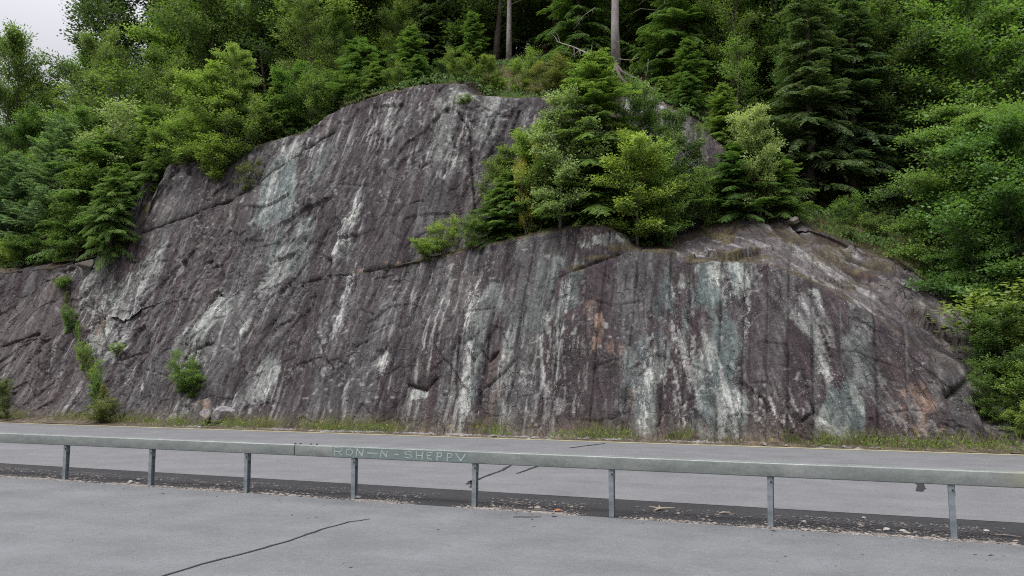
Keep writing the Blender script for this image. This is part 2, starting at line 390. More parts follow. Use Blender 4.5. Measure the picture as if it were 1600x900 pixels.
# ------------------------------------------------------------------ materials
class NB:
    def __init__(s, name):
        s.m = bpy.data.materials.new(name); s.m.use_nodes = True; s.t = s.m.node_tree; s.t.nodes.clear()
        s.out = s.n('ShaderNodeOutputMaterial')
    def n(s, t, **k):
        q = s.t.nodes.new(t)
        for a, b in k.items(): setattr(q, a, b)
        return q
    def l(s, a, b): s.t.links.new(a, b)
    def noise(s, vec, scale, detail=4, rough=.5):
        q = s.n('ShaderNodeTexNoise'); q.inputs['Scale'].default_value = scale; q.inputs['Detail'].default_value = detail; q.inputs['Roughness'].default_value = rough
        if vec is not None: s.l(vec, q.inputs['Vector'])
        return q.outputs[0]
    def mr(s, a, x0, x1, y0, y1):
        q = s.n('ShaderNodeMapRange'); s.l(a, q.inputs[0])
        for i, v in enumerate((x0, x1, y0, y1)): q.inputs[i+1].default_value = v
        return q.outputs[0]
    def mix(s, f, a, b, mode='MIX'):
        q = s.n('ShaderNodeMixRGB', blend_type=mode)
        for i, v in enumerate((f, a, b)):
            if hasattr(v, 'links'): s.l(v, q.inputs[i])
            else: q.inputs[i].default_value = (*v, 1) if isinstance(v, tuple) else v
        return q.outputs[0]
    def scale(s, c, f):
        q = s.n('ShaderNodeVectorMath', operation='SCALE')
        if hasattr(c, 'links'): s.l(c, q.inputs[0])
        else: q.inputs[0].default_value = c
        if hasattr(f, 'links'): s.l(f, q.inputs['Scale'])
        else: q.inputs['Scale'].default_value = f
        return q.outputs[0]
    def vec(s, sc=(1, 1, 1), src='Object'):
        t = s.n('ShaderNodeTexCoord'); m = s.n('ShaderNodeMapping'); m.inputs['Scale'].default_value = sc; s.l(t.outputs[src], m.inputs[0]); return m.outputs[0]
    def pbr(s, color, rough=.8, metal=0, bump=None, bd=.02, spec=.4):
        p = s.n('ShaderNodeBsdfPrincipled')
        if hasattr(color, 'links'): s.l(color, p.inputs['Base Color'])
        else: p.inputs['Base Color'].default_value = (*color, 1)
        if hasattr(rough, 'links'): s.l(rough, p.inputs['Roughness'])
        else: p.inputs['Roughness'].default_value = rough
        p.inputs['Metallic'].default_value = metal; p.inputs['Specular IOR Level'].default_value = spec
        if bump is not None:
            b = s.n('ShaderNodeBump'); b.inputs['Distance'].default_value = bd; b.inputs['Strength'].default_value = 1; s.l(bump, b.inputs['Height']); s.l(b.outputs[0], p.inputs['Normal'])
        s.l(p.outputs[0], s.out.inputs[0]); return s.m

b = NB('rock'); v = b.vec()
vc = b.n('ShaderNodeVertexColor', layer_name='Col'); ca = vc.outputs[0]; al = vc.outputs[1]
gr = b.n('ShaderNodeAttribute', attribute_name='grain').outputs['Vector']
def gmap(sx, sy):
    m = b.n('ShaderNodeMapping'); m.inputs['Scale'].default_value = (sx, sy, 0); b.l(gr, m.inputs[0]); return m.outputs[0]
def mth(op, p, q):
    m = b.n('ShaderNodeMath', operation=op)
    for i, x in enumerate((p, q)):
        if hasattr(x, 'links'): b.l(x, m.inputs[i])
        else: m.inputs[i].default_value = x
    return m.outputs[0]
fine = b.noise(v, 34, 6, .75)
c = b.scale(ca, b.mr(fine, .3, .7, .62, 1.38))
c = b.scale(c, b.mr(b.noise(gmap(9, 1.2), 1, 8, .78), .35, .65, .68, 1.32))
def cells(sx, sy, k):
    w1 = b.n('ShaderNodeTexNoise'); w1.inputs['Scale'].default_value = 1.7; w1.inputs['Detail'].default_value = 5; b.l(gr, w1.inputs['Vector'])
    sb_ = b.n('ShaderNodeVectorMath', operation='SCALE'); b.l(w1.outputs['Color'], sb_.inputs[0]); sb_.inputs['Scale'].default_value = k
    ad_ = b.n('ShaderNodeVectorMath', operation='ADD'); b.l(gmap(sx, sy), ad_.inputs[0]); b.l(sb_.outputs[0], ad_.inputs[1])
    q = b.n('ShaderNodeTexVoronoi', feature='F1', distance='CHEBYCHEV', voronoi_dimensions='2D'); q.inputs['Scale'].default_value = 1; q.inputs['Randomness'].default_value = 1; b.l(ad_.outputs[0], q.inputs['Vector'])
    sp_ = b.n('ShaderNodeSeparateColor'); b.l(q.outputs['Color'], sp_.inputs[0]); return sp_.outputs[0]
cA = cells(2.6, 1.3, 1.5); cB = cells(7.5, 3.6, 1.2)
c = b.scale(c, b.mr(cA, 0, 1, .80, 1.20)); c = b.scale(c, b.mr(cB, 0, 1, .74, 1.26))
c = b.scale(c, b.mr(b.noise(v, 8, 7, .75), .33, .67, .66, 1.34))
c = b.mix(mth('MULTIPLY', b.mr(b.noise(gmap(6, 4.5), 1, 7, .75), .59, .62, 0, 1), .6), c, (.020, .017, .020))
# broken pale flecks drawn out along the grain, thicker where the seams are
fl = mth('ADD', b.noise(gmap(11, 3.4), 1, 9, .80), mth('MULTIPLY', al, .15))
c = b.mix(mth('MULTIPLY', b.mr(fl, .668, .685, 0, 1), .9), c, (.45, .455, .43))
fl2 = mth('ADD', b.noise(gmap(34, 13), 1, 5, .7), mth('MULTIPLY', al, .12))
c = b.mix(mth('MULTIPLY', b.mr(fl2, .66, .69, 0, 1), .8), c, (.42, .42, .40))
# small dark chips and pits
c = b.mix(mth('MULTIPLY', b.mr(b.noise(gmap(16, 8), 1, 5, .7), .60, .66, 0, 1), .7), c, (.018, .016, .018))
def jointing(sx, sy, wdt, lo, hi, sc):
    w1 = b.n('ShaderNodeTexNoise'); w1.inputs['Scale'].default_value = 2.2; w1.inputs['Detail'].default_value = 4; b.l(gr, w1.inputs['Vector'])
    sb_ = b.n('ShaderNodeVectorMath', operation='SCALE'); b.l(w1.outputs['Color'], sb_.inputs[0]); sb_.inputs['Scale'].default_value = .55
    ad_ = b.n('ShaderNodeVectorMath', operation='ADD'); b.l(gmap(sx, sy), ad_.inputs[0]); b.l(sb_.outputs[0], ad_.inputs[1])
    q = b.n('ShaderNodeTexVoronoi', feature='DISTANCE_TO_EDGE', voronoi_dimensions='2D'); q.inputs['Scale'].default_value = 1; b.l(ad_.outputs[0], q.inputs['Vector'])
    return mth('MULTIPLY', b.mr(q.outputs['Distance'], 0, wdt, 1, 0), b.mr(b.noise(gmap(sc, sc*.7), 1, 4, .6), lo, hi, 0, 1))
jn = mth('MAXIMUM', jointing(1.5, 1.1, .016, .50, .60, 1.1), jointing(4.5, 3.6, .035, .52, .62, 1.7))
c = b.mix(mth('MULTIPLY', jn, .85), c, (.014, .012, .013))
vo = b.n('ShaderNodeTexVoronoi', feature='F1'); vo.inputs['Scale'].default_value = 13; b.l(v, vo.inputs['Vector'])
dots = b.mr(mth('ADD', vo.outputs['Distance'], mth('MULTIPLY', fine, .25)), .25, .31, 1, 0)
c = b.mix(mth('MULTIPLY', dots, b.mr(b.noise(v, .9, 3), .5, .62, .05, .8)), c, (.30, .31, .285))
hb = mth('ADD', mth('ADD', b.noise(v, 9, 8, .74), b.noise(gmap(5, 2.2), 1, 8, .72)), mth('MULTIPLY', b.noise(v, 50, 4, .7), .6))
hb = mth('ADD', hb, mth('MULTIPLY', mth('ADD', cA, cB), .35))
hb = mth('SUBTRACT', hb, mth('MULTIPLY', jn, .9))
M_ROCK = b.pbr(c, .78, bump=hb, bd=.040, spec=.3)

b = NB('boulder_rock'); v = b.vec()
c = b.mix(b.mr(b.noise(v, 3, 6, .7), .4, .65, 0, 1), (.13, .115, .12), (.33, .33, .32))
c = b.mix(b.mr(b.noise(v, 1.4, 3), .5, .62, 0, .6), c, (.16, .12, .06))
M_BOULDER = b.pbr(c, .8, bump=b.noise(v, 14, 8, .7), bd=.05, spec=.3)

def asphalt(name, tone, patch=.25):
    b = NB(name); v = b.vec(); v2 = b.vec((.25, 1.2, 1))
    f = b.noise(v, 90, 3, .7); g = b.noise(v, 1.1, 6, .6); h = b.noise(v2, 1.6, 5, .6)
    c = b.scale(tone, b.mr(g, .3, .7, 1-patch*.5, 1+patch*.5))
    c = b.scale(c, b.mr(h, .3, .7, .93, 1.07)); c = b.scale(c, b.mr(f, .3, .7, .60, 1.40)); c = b.scale(c, b.mr(b.noise(v, 14, 5, .75), .3, .7, .86, 1.14))
    st = b.mr(b.noise(v, 1.3, 5, .65), .64, .74, 0, .5); c = b.mix(st, c, tuple(t*.62 for t in tone))
    sp = b.mr(b.noise(v, 210, 1), .68, .74, 0, .35); c = b.mix(sp, c, (.42, .41, .40))
    return b.pbr(c, .86, bump=f, bd=.006, spec=.3)
M_ASPH = asphalt('worn_asphalt', (.126, .130, .135), .32); M_ASPH2 = asphalt('road_asphalt', (.131, .132, .137), .25)
M_STRIP = asphalt('dark_asphalt', (.022, .0215, .023), .5)
b = NB('soil'); v = b.vec(); c = b.mix(b.mr(b.noise(v, 6, 6, .7), .35, .65, 0, 1), (.06, .042, .028), (.12, .10, .05)); M_SOIL = b.pbr(c, .95, bump=b.noise(v, 20, 5), bd=.04, spec=.2)
b = NB('yellow_paint'); v = b.vec((.6, 4, 1)); c = b.mix(b.mr(b.noise(v, 3, 6, .8), .38, .6, 0, 1), (.42, .38, .14), (.20, .195, .175)); M_YEL = b.pbr(c, .7)
M_TAR = NB('tar').pbr((.016, .016, .018), .55)
b = NB('galvanised_steel'); v = b.vec((.5, 1, 1.4)); v1 = b.vec()
c = b.mix(b.mr(b.noise(v, 5, 6, .7), .3, .7, 0, 1), (.140, .160, .153), (.238, .253, .242))
c = b.scale(c, b.mr(b.noise(v1, 28, 4, .7), .3, .7, .86, 1.12))
c = b.mix(b.mr(b.noise(v1, .55, 4, .6), .60, .72, 0, .45), c, (.30, .27, .17))
M_STEEL = b.pbr(c, b.mr(b.noise(v1, 8, 4), .3, .7, .36, .55), metal=.25, bump=b.noise(v1, 22, 3), bd=.002)
b = NB('post_steel'); v1 = b.vec(); c = b.mix(b.mr(b.noise(v1, 9, 5, .7), .35, .65, 0, 1), (.14, .17, .19), (.26, .29, .30)); M_POST = b.pbr(c, .5, metal=.4)
b = NB('overpaint'); v1 = b.vec(); c = b.mix(b.mr(b.noise(v1, 12, 5, .7), .3, .7, 0, 1), (.115, .150, .145), (.165, .200, .192)); M_PATCH = b.pbr(c, .55, metal=.15)
b = NB('faded_letter_paint'); v1 = b.vec(); c = b.mix(b.mr(b.noise(v1, 25, 5, .8), .35, .62, 0, 1), (.19, .225, .218), (.34, .375, .365)); M_LETTER = b.pbr(c, .7)
M_RUST = NB('rusty_bolt').pbr((.05, .035, .03), .7, metal=.3)
b = NB('wood_chip'); oi = b.n('ShaderNodeObjectInfo'); c = b.mix(oi.outputs['Random'], (.30, .25, .21), (.24, .2, .16)); M_CHIP = b.pbr(c, .85)
M_STONE = NB('pale_stone').pbr((.42, .41, .38), .85); M_LEAFDRY = NB('dry_leaf').pbr((.28, .10, .04), .8)
def bark(name, a, b_):
    b = NB(name); v = b.vec((6, 6, 1.2)); n = b.noise(v, 4, 6, .7); c = b.mix(b.mr(n, .35, .65, 0, 1), a, b_); return b.pbr(c, .9, bump=n, bd=.02, spec=.2)
M_BARK = bark('bark', (.07, .055, .045), (.15, .13, .115)); M_BARKG = bark('grey_bark', (.15, .135, .13), (.30, .28, .27)); M_BIRCH = bark('pale_bark', (.17, .16, .145), (.36, .345, .32))
M_DEAD = bark('dead_wood', (.16, .14, .12), (.34, .31, .28))
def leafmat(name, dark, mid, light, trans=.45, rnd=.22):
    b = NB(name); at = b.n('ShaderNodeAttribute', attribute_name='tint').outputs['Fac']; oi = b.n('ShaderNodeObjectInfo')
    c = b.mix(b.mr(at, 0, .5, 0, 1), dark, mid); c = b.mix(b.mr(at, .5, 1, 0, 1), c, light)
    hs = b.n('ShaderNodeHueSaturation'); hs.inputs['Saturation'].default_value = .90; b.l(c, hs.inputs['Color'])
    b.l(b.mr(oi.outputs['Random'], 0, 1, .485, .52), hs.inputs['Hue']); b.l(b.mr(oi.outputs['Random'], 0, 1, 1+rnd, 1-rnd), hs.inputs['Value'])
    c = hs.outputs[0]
    d = b.n('ShaderNodeBsdfDiffuse'); t = b.n('ShaderNodeBsdfTranslucent'); g = b.n('ShaderNodeBsdfGlossy'); g.inputs['Roughness'].default_value = .5; g.inputs[0].default_value = (.8, .85, .8, 1)
    b.l(c, d.inputs[0]); b.l(b.mix(1., c, (1.15, 1.2, .6), 'MULTIPLY'), t.inputs[0])
    m = b.n('ShaderNodeMixShader'); m.inputs[0].default_value = trans; b.l(d.outputs[0], m.inputs[1]); b.l(t.outputs[0], m.inputs[2])
    m2 = b.n('ShaderNodeMixShader'); m2.inputs[0].default_value = .035; b.l(m.outputs[0], m2.inputs[1]); b.l(g.outputs[0], m2.inputs[2])
    b.l(m2.outputs[0], b.out.inputs[0]); return b.m
LM = dict(
    hem=leafmat('hemlock_needles', (.055, .112, .018), (.115, .215, .028), (.21, .335, .048)),
    dark=leafmat('spruce_needles', (.036, .074, .022), (.066, .122, .034), (.112, .18, .048)),
    pine=leafmat('pine_needles', (.070, .135, .055), (.120, .21, .090), (.19, .29, .14)),
    maple=leafmat('maple_leaves', (.055, .122, .020), (.115, .220, .032), (.20, .34, .052)),
    broad=leafmat('broad_leaves', (.070, .125, .020), (.140, .225, .034), (.24, .335, .060)),
    bright=leafmat('bright_leaves', (.100, .175, .022), (.185, .300, .036), (.30, .42, .070)),
    pale=leafmat('pale_leaves', (.12, .19, .045), (.27, .37, .11), (.52, .60, .30)),
    yellow=leafmat('yellow_leaves', (.17, .21, .02), (.32, .345, .03), (.48, .46, .05)),
    olive=leafmat('olive_leaves', (.085, .115, .02), (.16, .19, .04), (.26, .28, .08)),
    dkbroad=leafmat('shaded_leaves', (.040, .082, .020), (.074, .132, .030), (.125, .195, .044)),
    grass=leafmat('grass_blades', (.06, .08, .02), (.11, .135, .032), (.20, .21, .08)))

# ------------------------------------------------------------------ ground, road, rock
cl = grid_mesh('rock_cliff', PX, PY, PZ); add_col(cl, base); tag(link('rock_cliff', cl, M_ROCK), kind='structure')
hx = np.arange(-170, 90, 1.3); HYr = []; HZr = []
hY, hZ = prof(hx)
for i, n in ((2, 5), (3, 5), (4, 5), (5, 4), (6, 24), (7, 20)):
    for k in range(n):
        t = k/n; HYr.append(hY[:, i]*(1-t)+hY[:, i+1]*t); HZr.append(hZ[:, i]*(1-t)+hZ[:, i+1]*t)
HYr = np.array(HYr); HZr = np.array(HZr); HX = np.ones_like(HYr)*hx
inr = sst(-36, -34.5, HX)*sst(7.5, 6.2, HX)*sst(14.9, 17, np.arange(len(HYr))[:, None]*-1.+33)
HZr = HZr-.25-.9*sst(-35.5, -34, HX)*sst(7.2, 5.5, HX)*(np.arange(len(HYr))[:, None] < 18)+(fbm(HX*.3, HYr*.3, 5, 3)-.5)*.5
tag(link('hillside', grid_mesh('hillside', HX, HYr, HZr), M_SOIL), kind='structure')
def sheet(name, x0, x1, y0, y1, z, mat, parent=None, kind='structure'):
    m = MB(); m.add([(x0, y0, z), (x1, y0, z), (x1, y1, z), (x0, y1, z)], [(0, 1, 2, 3)])
    o = link(name, m.mesh(name), mat, parent)
    if kind and parent is None: o['kind'] = kind
    return o
sheet('ground', -1500, 1500, -1500, 1500, -.03, M_SOIL)
parking = sheet('roadside_pullover', -90, 60, -12, 10.02, .0, M_ASPH)
YS1 = at_Z(743, 767)[1]; YE = 21.03
verge = sheet('rail_verge', -90, 60, 10.02, YS1+.05, -.004, M_STRIP)
road = sheet('road', -90, 60, YS1, YE, .0, M_ASPH2)
# yellow edge line with worn stretches
YL = at_Z(350, 671.5)[1]
sheet('edge_line', -90, 60, YL-.12, YL+.08, .004, M_YEL, parent=road)
b = NB('shoulder_asphalt'); v = b.vec((1, 2, 1)); M_SHO = b.pbr(b.mix(b.mr(b.noise(v, 3, 6, .7), .35, .65, 0, 1), (.15, .148, .135), (.22, .215, .20)), .9)
sheet('shoulder', -90, 60, YL+.12, YE-.02, .003, M_SHO, parent=road)
def ribbon(name, pts, wid, parent, z=.006, mat=M_TAR, seed=0):
    P = [at_Z(*p) for p in pts]; Q = []; rr = random.Random(seed)
    for a, b_ in zip(P[:-1], P[1:]):
        n = max(2, int(np.linalg.norm(b_-a)/.12))
        for k in range(n): Q.append(a+(b_-a)*k/n+np.array([rr.gauss(0, .007), rr.gauss(0, .007), 0]))
    Q.append(P[-1]); m = MB(); vv = []; ff = []
    for i, q in enumerate(Q):
        t = Q[min(i+1, len(Q)-1)]-Q[max(i-1, 0)]; t /= np.linalg.norm(t); nn = np.array([-t[1], t[0], 0])
        ww = wid*(.35+.65*math.sin(math.pi*min(1, (i+.6)/len(Q)*1.0))**.3)*rr.uniform(.75, 1.2)/2
        vv += [tuple(q+nn*ww+np.array([0, 0, z])), tuple(q-nn*ww+np.array([0, 0, z]))]
        if i: ff.append((2*i-2, 2*i-1, 2*i+1, 2*i))
    m.add(vv, ff); return link(name, m.mesh(name), mat, parent)
ribbon('tar_seam', [(190,925),(262,898),(330,878),(400,860),(450,846),(500,828),(545,816),(578,811)], .032, parking, seed=1)
ribbon('tar_seam', [(800,808),(822,808),(846,808)], .035, parking, seed=2)
ribbon('tar_seam', [(862,807),(870,808)], .04, parking, seed=3)
ribbon('tar_seam', [(735,762),(740,752),(760,744),(785,735),(803,724)], .06, road, seed=4)
ribbon('tar_seam', [(731,757),(738,751),(742,760)], .10, road, seed=9)
ribbon('tar_seam', [(808,740),(825,734),(848,726)], .06, road, seed=5)
ribbon('tar_seam', [(890,700),(915,697),(945,693)], .09, road, seed=6)
ribbon('tar_seam', [(1434,752),(1440,762),(1437,768)], .13, road, seed=7)
# ------------------------------------------------------------------ guardrail
RYF = 10.08        # front face of the beam
rail = tag(empty('guardrail', (0, 10.14, 0)), 'long galvanised box beam guardrail on steel posts between the two asphalt lanes', 'guardrail')
JX = at_Y(460, 700, RYF)[0]
def rbox(name, x0, x1):
    m = MB(); m.box(x0, x1, RYF, RYF+.203, .553, .708); o = link(name, m.mesh(name, True, .012), M_STEEL); o.parent = rail; o.matrix_parent_inverse = Matrix.Translation((0, -10.14, 0)); return o
def child(o, par, base=(0, 10.14, 0)):
    o.parent = par; o.matrix_parent_inverse = Matrix.Translation((-base[0], -base[1], -base[2])); return o
beamL = rbox('beam', -26, JX-.007); beamR = rbox('beam', JX+.007, 14)
pm = MB(); H_ = .55
pm.box(-.030, .030, -.038, -.032, -.15, H_); pm.box(-.030, .030, .032, .038, -.15, H_); pm.box(-.003, .003, -.033, .033, -.15, H_-.001)
pmesh = pm.mesh('post'); pmesh.materials.append(M_POST)
bm_ = MB(); bm_.tube([(0, 0, 0), (0, -.012, 0)], [.012, .010], 6); bmesh_ = bm_.mesh('bolt'); bmesh_.materials.append(M_RUST)
am = MB(); am.box(-.05, .05, .035, .125, .545, .552); am.box(.031, .036, -.03, .03, .44, .545)
amesh = am.mesh('bracket'); amesh.materials.append(M_POST)
for i in range(-6, 13):
    x = -12.137+1.8332*i+random.uniform(-.01, .01)
    p = bpy.data.objects.new('post', pmesh); COL.objects.link(p); p.parent = rail; p.location = (x, .0, 0)
    p.rotation_euler = (random.uniform(-.01, .01), random.uniform(-.012, .012), random.uniform(-.06, .06))
    q = bpy.data.objects.new('bracket', amesh); COL.objects.link(q); q.parent = p
    q = bpy.data.objects.new('bolt', bmesh_); COL.objects.link(q); q.parent = p; q.location = (.012, -.038, .50)
for dx in (-.02-.09, -.02+.0, .16, .26):
    m = MB(); m.tube([(JX+dx+.05, RYF+.10, .706), (JX+dx+.05, RYF+.10, .722)], [.018, .014], 6); child(link('bolt', m.mesh('bolt'), M_RUST), rail)
# painted-over stretch and its faint lettering
PA, PB = at_Y(519, 703, RYF)[0], at_Y(730, 712, RYF)[0]
m = MB(); m.box(PA, PB, RYF-.0015, RYF+.001, .563, .697); child(link('painted_patch', m.mesh('painted_patch'), M_PATCH), rail)
GL = {'R': [[(0,0),(0,1),(.6,1),(.65,.75),(.5,.55),(0,.5)],[(.35,.5),(.65,0)]], 'O': [[(.1,.1),(0,.5),(.1,.9),(.45,1),(.65,.7),(.65,.3),(.45,0),(.1,.1)]],
      'N': [[(0,0),(.05,1)],[(.05,1),(.55,.05)],[(.55,.05),(.6,1)]], '-': [[(0,.5),(.6,.48)]], 'S': [[(.6,.9),(.3,1),(.02,.8),(.1,.58),(.5,.45),(.6,.2),(.35,0),(0,.1)]],
      'H': [[(0,0),(0,1)],[(.6,0),(.6,1)],[(0,.5),(.6,.52)]], 'E': [[(.55,1),(.1,.95),(0,.5),(.1,.05),(.55,0)],[(0,.5),(.45,.52)]], 'P': [[(0,0),(.03,1)],[(.03,1),(.5,.95),(.55,.7),(.4,.5),(.02,.45)]],
      'Y': [[(0,1),(.33,.1)],[(.7,1),(.33,.1)]]}
def letter(ch, px0, px1, zlo, zhi):
    xa = at_Y(px0, 705, RYF)[0]; xb = at_Y(px1, 705, RYF)[0]; m = MB(); lr_ = random.Random(ord(ch)+px0)
    for st in GL[ch]:
        wd = lr_.uniform(.006, .0105); st = [(ax+lr_.gauss(0, .022), ay+lr_.gauss(0, .022)) for ax, ay in st]
        for (ax, ay), (bx_, by_) in zip(st[:-1], st[1:]):
            A = np.array([xa+ax/.65*(xb-xa), zlo+ay*(zhi-zlo)]); B2 = np.array([xa+bx_/.65*(xb-xa), zlo+by_*(zhi-zlo)])
            d = B2-A; d = d/(np.linalg.norm(d)+1e-9); n_ = np.array([-d[1], d[0]])*wd; A = A-d*wd*.6; B2 = B2+d*wd*.6
            q = [A+n_, A-n_, B2-n_, B2+n_]; y = RYF-.0035-.0004*len(m.f)
            m.add([(p[0], y, p[1]) for p in q], [(0, 1, 2, 3)])
    child(link('letter', m.mesh('letter'), M_LETTER), rail)
for ch, a, b_, z0, z1 in [('R',523,535,.585,.685),('O',541,551,.59,.68),('N',557,568,.585,.68),('-',574,592,.605,.665),('N',595,606,.585,.67),('-',617,624,.60,.66),('S',633,645,.588,.68),('H',651,661,.58,.675),('E',667,677,.588,.675),('P',683,692,.578,.672),('P',699,708,.572,.672),('Y',713,727,.578,.675)]:
    letter(ch, a, b_, z0, z1)

# ------------------------------------------------------------------ litter along the rail
rs = np.random.RandomState(3)
def chips(n, x0, x1, yf, size, name, mat, lab, z=.0):
    X = rs.uniform(x0, x1, n); Y = yf(rs, n); s = size*rs.lognormal(0, .45, n); a = rs.uniform(0, math.pi, n); el = rs.uniform(1, 2.6, n)
    keep = fbm(X*1.3, Y*0+3, 17, 3) > rs.uniform(.25, .62, n); X, Y, s, a, el = X[keep], Y[keep], s[keep], a[keep], el[keep]; n = len(X)
    ux = np.stack([np.cos(a), np.sin(a), 0*a], 1)*(s*el)[:, None]; uy = np.stack([-np.sin(a), np.cos(a), 0*a], 1)*s[:, None]; c0 = np.stack([X, Y, np.full(n, z)], 1); h = np.stack([0*a, 0*a, s*.55], 1)
    Vv = np.stack([c0-ux-uy*.5, c0+ux*.8-uy, c0+ux+uy*.7, c0-ux*.7+uy, c0+h+ux*.1], 1).reshape(-1, 3)
    k = (np.arange(n)*5)[:, None, None]; F = (np.array([[0, 1, 4], [1, 2, 4], [2, 3, 4], [3, 0, 4]])[None]+k).reshape(-1, 3)
    return tag(link(name, mesh_np(name, Vv, F), mat), lab, None, None, 'stuff')
g1 = lambda r, n: 10.10+np.abs(r.normal(0, .05, n))-.02
M_GRAV = NB('gravel_mix'); _v = M_GRAV.vec(); M_GRAVEL = M_GRAV.pbr(M_GRAV.mix(M_GRAV.mr(M_GRAV.noise(_v, 25, 3, .8), .45, .62, 0, 1), (.022, .021, .023), (.15, .14, .13)), .9)
b = NB('grit'); v = b.vec(); M_GRIT = b.pbr(b.mix(b.mr(b.noise(v, 6, 4, .8), .4, .62, 0, 1), (.12, .105, .095), (.30, .27, .24)), .9)
chips(16000, -24, 9, lambda r, n: 10.08+r.normal(0, .05, n), .0065, 'grit', M_GRIT, 'line of pale grit and chips along the foot of the guardrail')
chips(900, -24, 9, lambda r, n: 10.12+r.uniform(0, .8, n)**1.5*.9, .0105, 'wood_litter', M_CHIP, 'scattered small pale wood chips and leaves on the dark strip')
chips(12000, -24, 9, lambda r, n: 10.1+r.uniform(0, .95, n), .009, 'gravel', M_GRAVEL, 'loose dark gravel on the strip under the guardrail')
chips(420, -16, 8, lambda r, n: 10-abs(r.normal(0, 1.6, n)), .007, 'road_litter', M_TAR, 'tiny dark crumbs scattered over the near asphalt')
def bit(px, py, ln, wd, ang, mat, name, lab, cat, grp=None, fork=False, leaf=False):
    c0 = at_Z(px, py); o = empty(name, tuple(c0), ang) if fork else None
    m = MB()
    if leaf: m.add([(-ln, 0, .004), (0, -wd, .012), (ln, 0, .02), (0, wd, .03), (0, 0, .016)], [(0, 1, 4), (1, 2, 4), (2, 3, 4), (3, 0, 4)])
    else: m.tube([(-ln/2, 0, wd*.6), (-ln*.1, wd*.4, wd*1.1), (ln/2, 0, wd*.7)], [wd*.35, wd, wd*.25], 5)
    if fork:
        link('branch', m.mesh('branch'), mat, o)
        for k, (aa, l2) in enumerate(((1.9, .5), (-1.1, .6), (.8, .35))):
            m2 = MB(); m2.tube([(0, 0, wd), (math.cos(aa)*ln*l2, math.sin(aa)*ln*l2, wd*2.2)], [wd*.7, wd*.25], 5); link('twig', m2.mesh('twig'), mat, o)
    else: o = link(name, m.mesh(name), mat, None, tuple(c0)); o.rotation_euler = (0, 0, ang)
    tag(o, lab, cat, grp)
bit(1032, 797, .30, .018, 1.2, M_CHIP, 'broken_branch', 'pale forked broken branch lying behind the rail on the dark strip', 'branch', fork=True)
bit(1132, 803, .17, .016, .7, M_CHIP, 'wood_splinter', 'pale wood splinter on the dark strip left of the second post from the right', 'splinter')
bit(317, 755, .13, .012, .6, M_CHIP, 'wood_splinter', 'small pale splinter on the dark strip between second and third posts from the left', 'splinter')
bit(808, 788, .22, .010, -.2, M_CHIP, 'wood_splinter', 'thin bent pale twig on the dark strip just right of the middle post', 'twig')
bit(1575, 838, .25, .010, -.15, M_CHIP, 'wood_splinter', 'thin pale twig on the strip at the far right end of the rail', 'twig')
bit(871, 799, .06, .035, .3, M_LEAFDRY, 'dry_leaf', 'rusty orange dead leaf on the grit by the rail', 'leaf', leaf=True)
stg = 'white stones along the guardrail'
for i, (px, py, s_, lab) in enumerate([(557,779,.045,'white stone right beside the foot of the fourth post from the left'),(204,754,.035,'white stone on the grit left of the second post from the left'),(216,750,.028,'small white stone just left of the second post, the rear one of a pair'),
        (1256,817,.03,'white stone at the left edge of the chip pile near the second post from right'),(1385,829,.035,'largest white stone on the strip between the two rightmost posts'),(1411,831,.03,'flat white stone nearer the rightmost post, left of it'),(1541,831,.028,'white stone on the strip just right of the rightmost post'),(1350,810,.022,'small white stone high on the dark strip between the two rightmost posts')]):
    import bmesh
    bm = bmesh.new(); bmesh.ops.create_icosphere(bm, subdivisions=2, radius=1)
    rr = random.Random(i+50)
    for vtx in bm.verts: vtx.co *= rr.uniform(.75, 1.1)
    for vtx in bm.verts: vtx.co = Vector((vtx.co.x*s_*1.2, vtx.co.y*s_*.8, vtx.co.z*s_*.55))
    me = bpy.data.meshes.new('white_stone'); bm.to_mesh(me); bm.free()
    c0 = at_Z(px, py); tag(link('white_stone', me, M_STONE, None, (c0[0], c0[1], s_*.42)), lab, 'stone', stg)

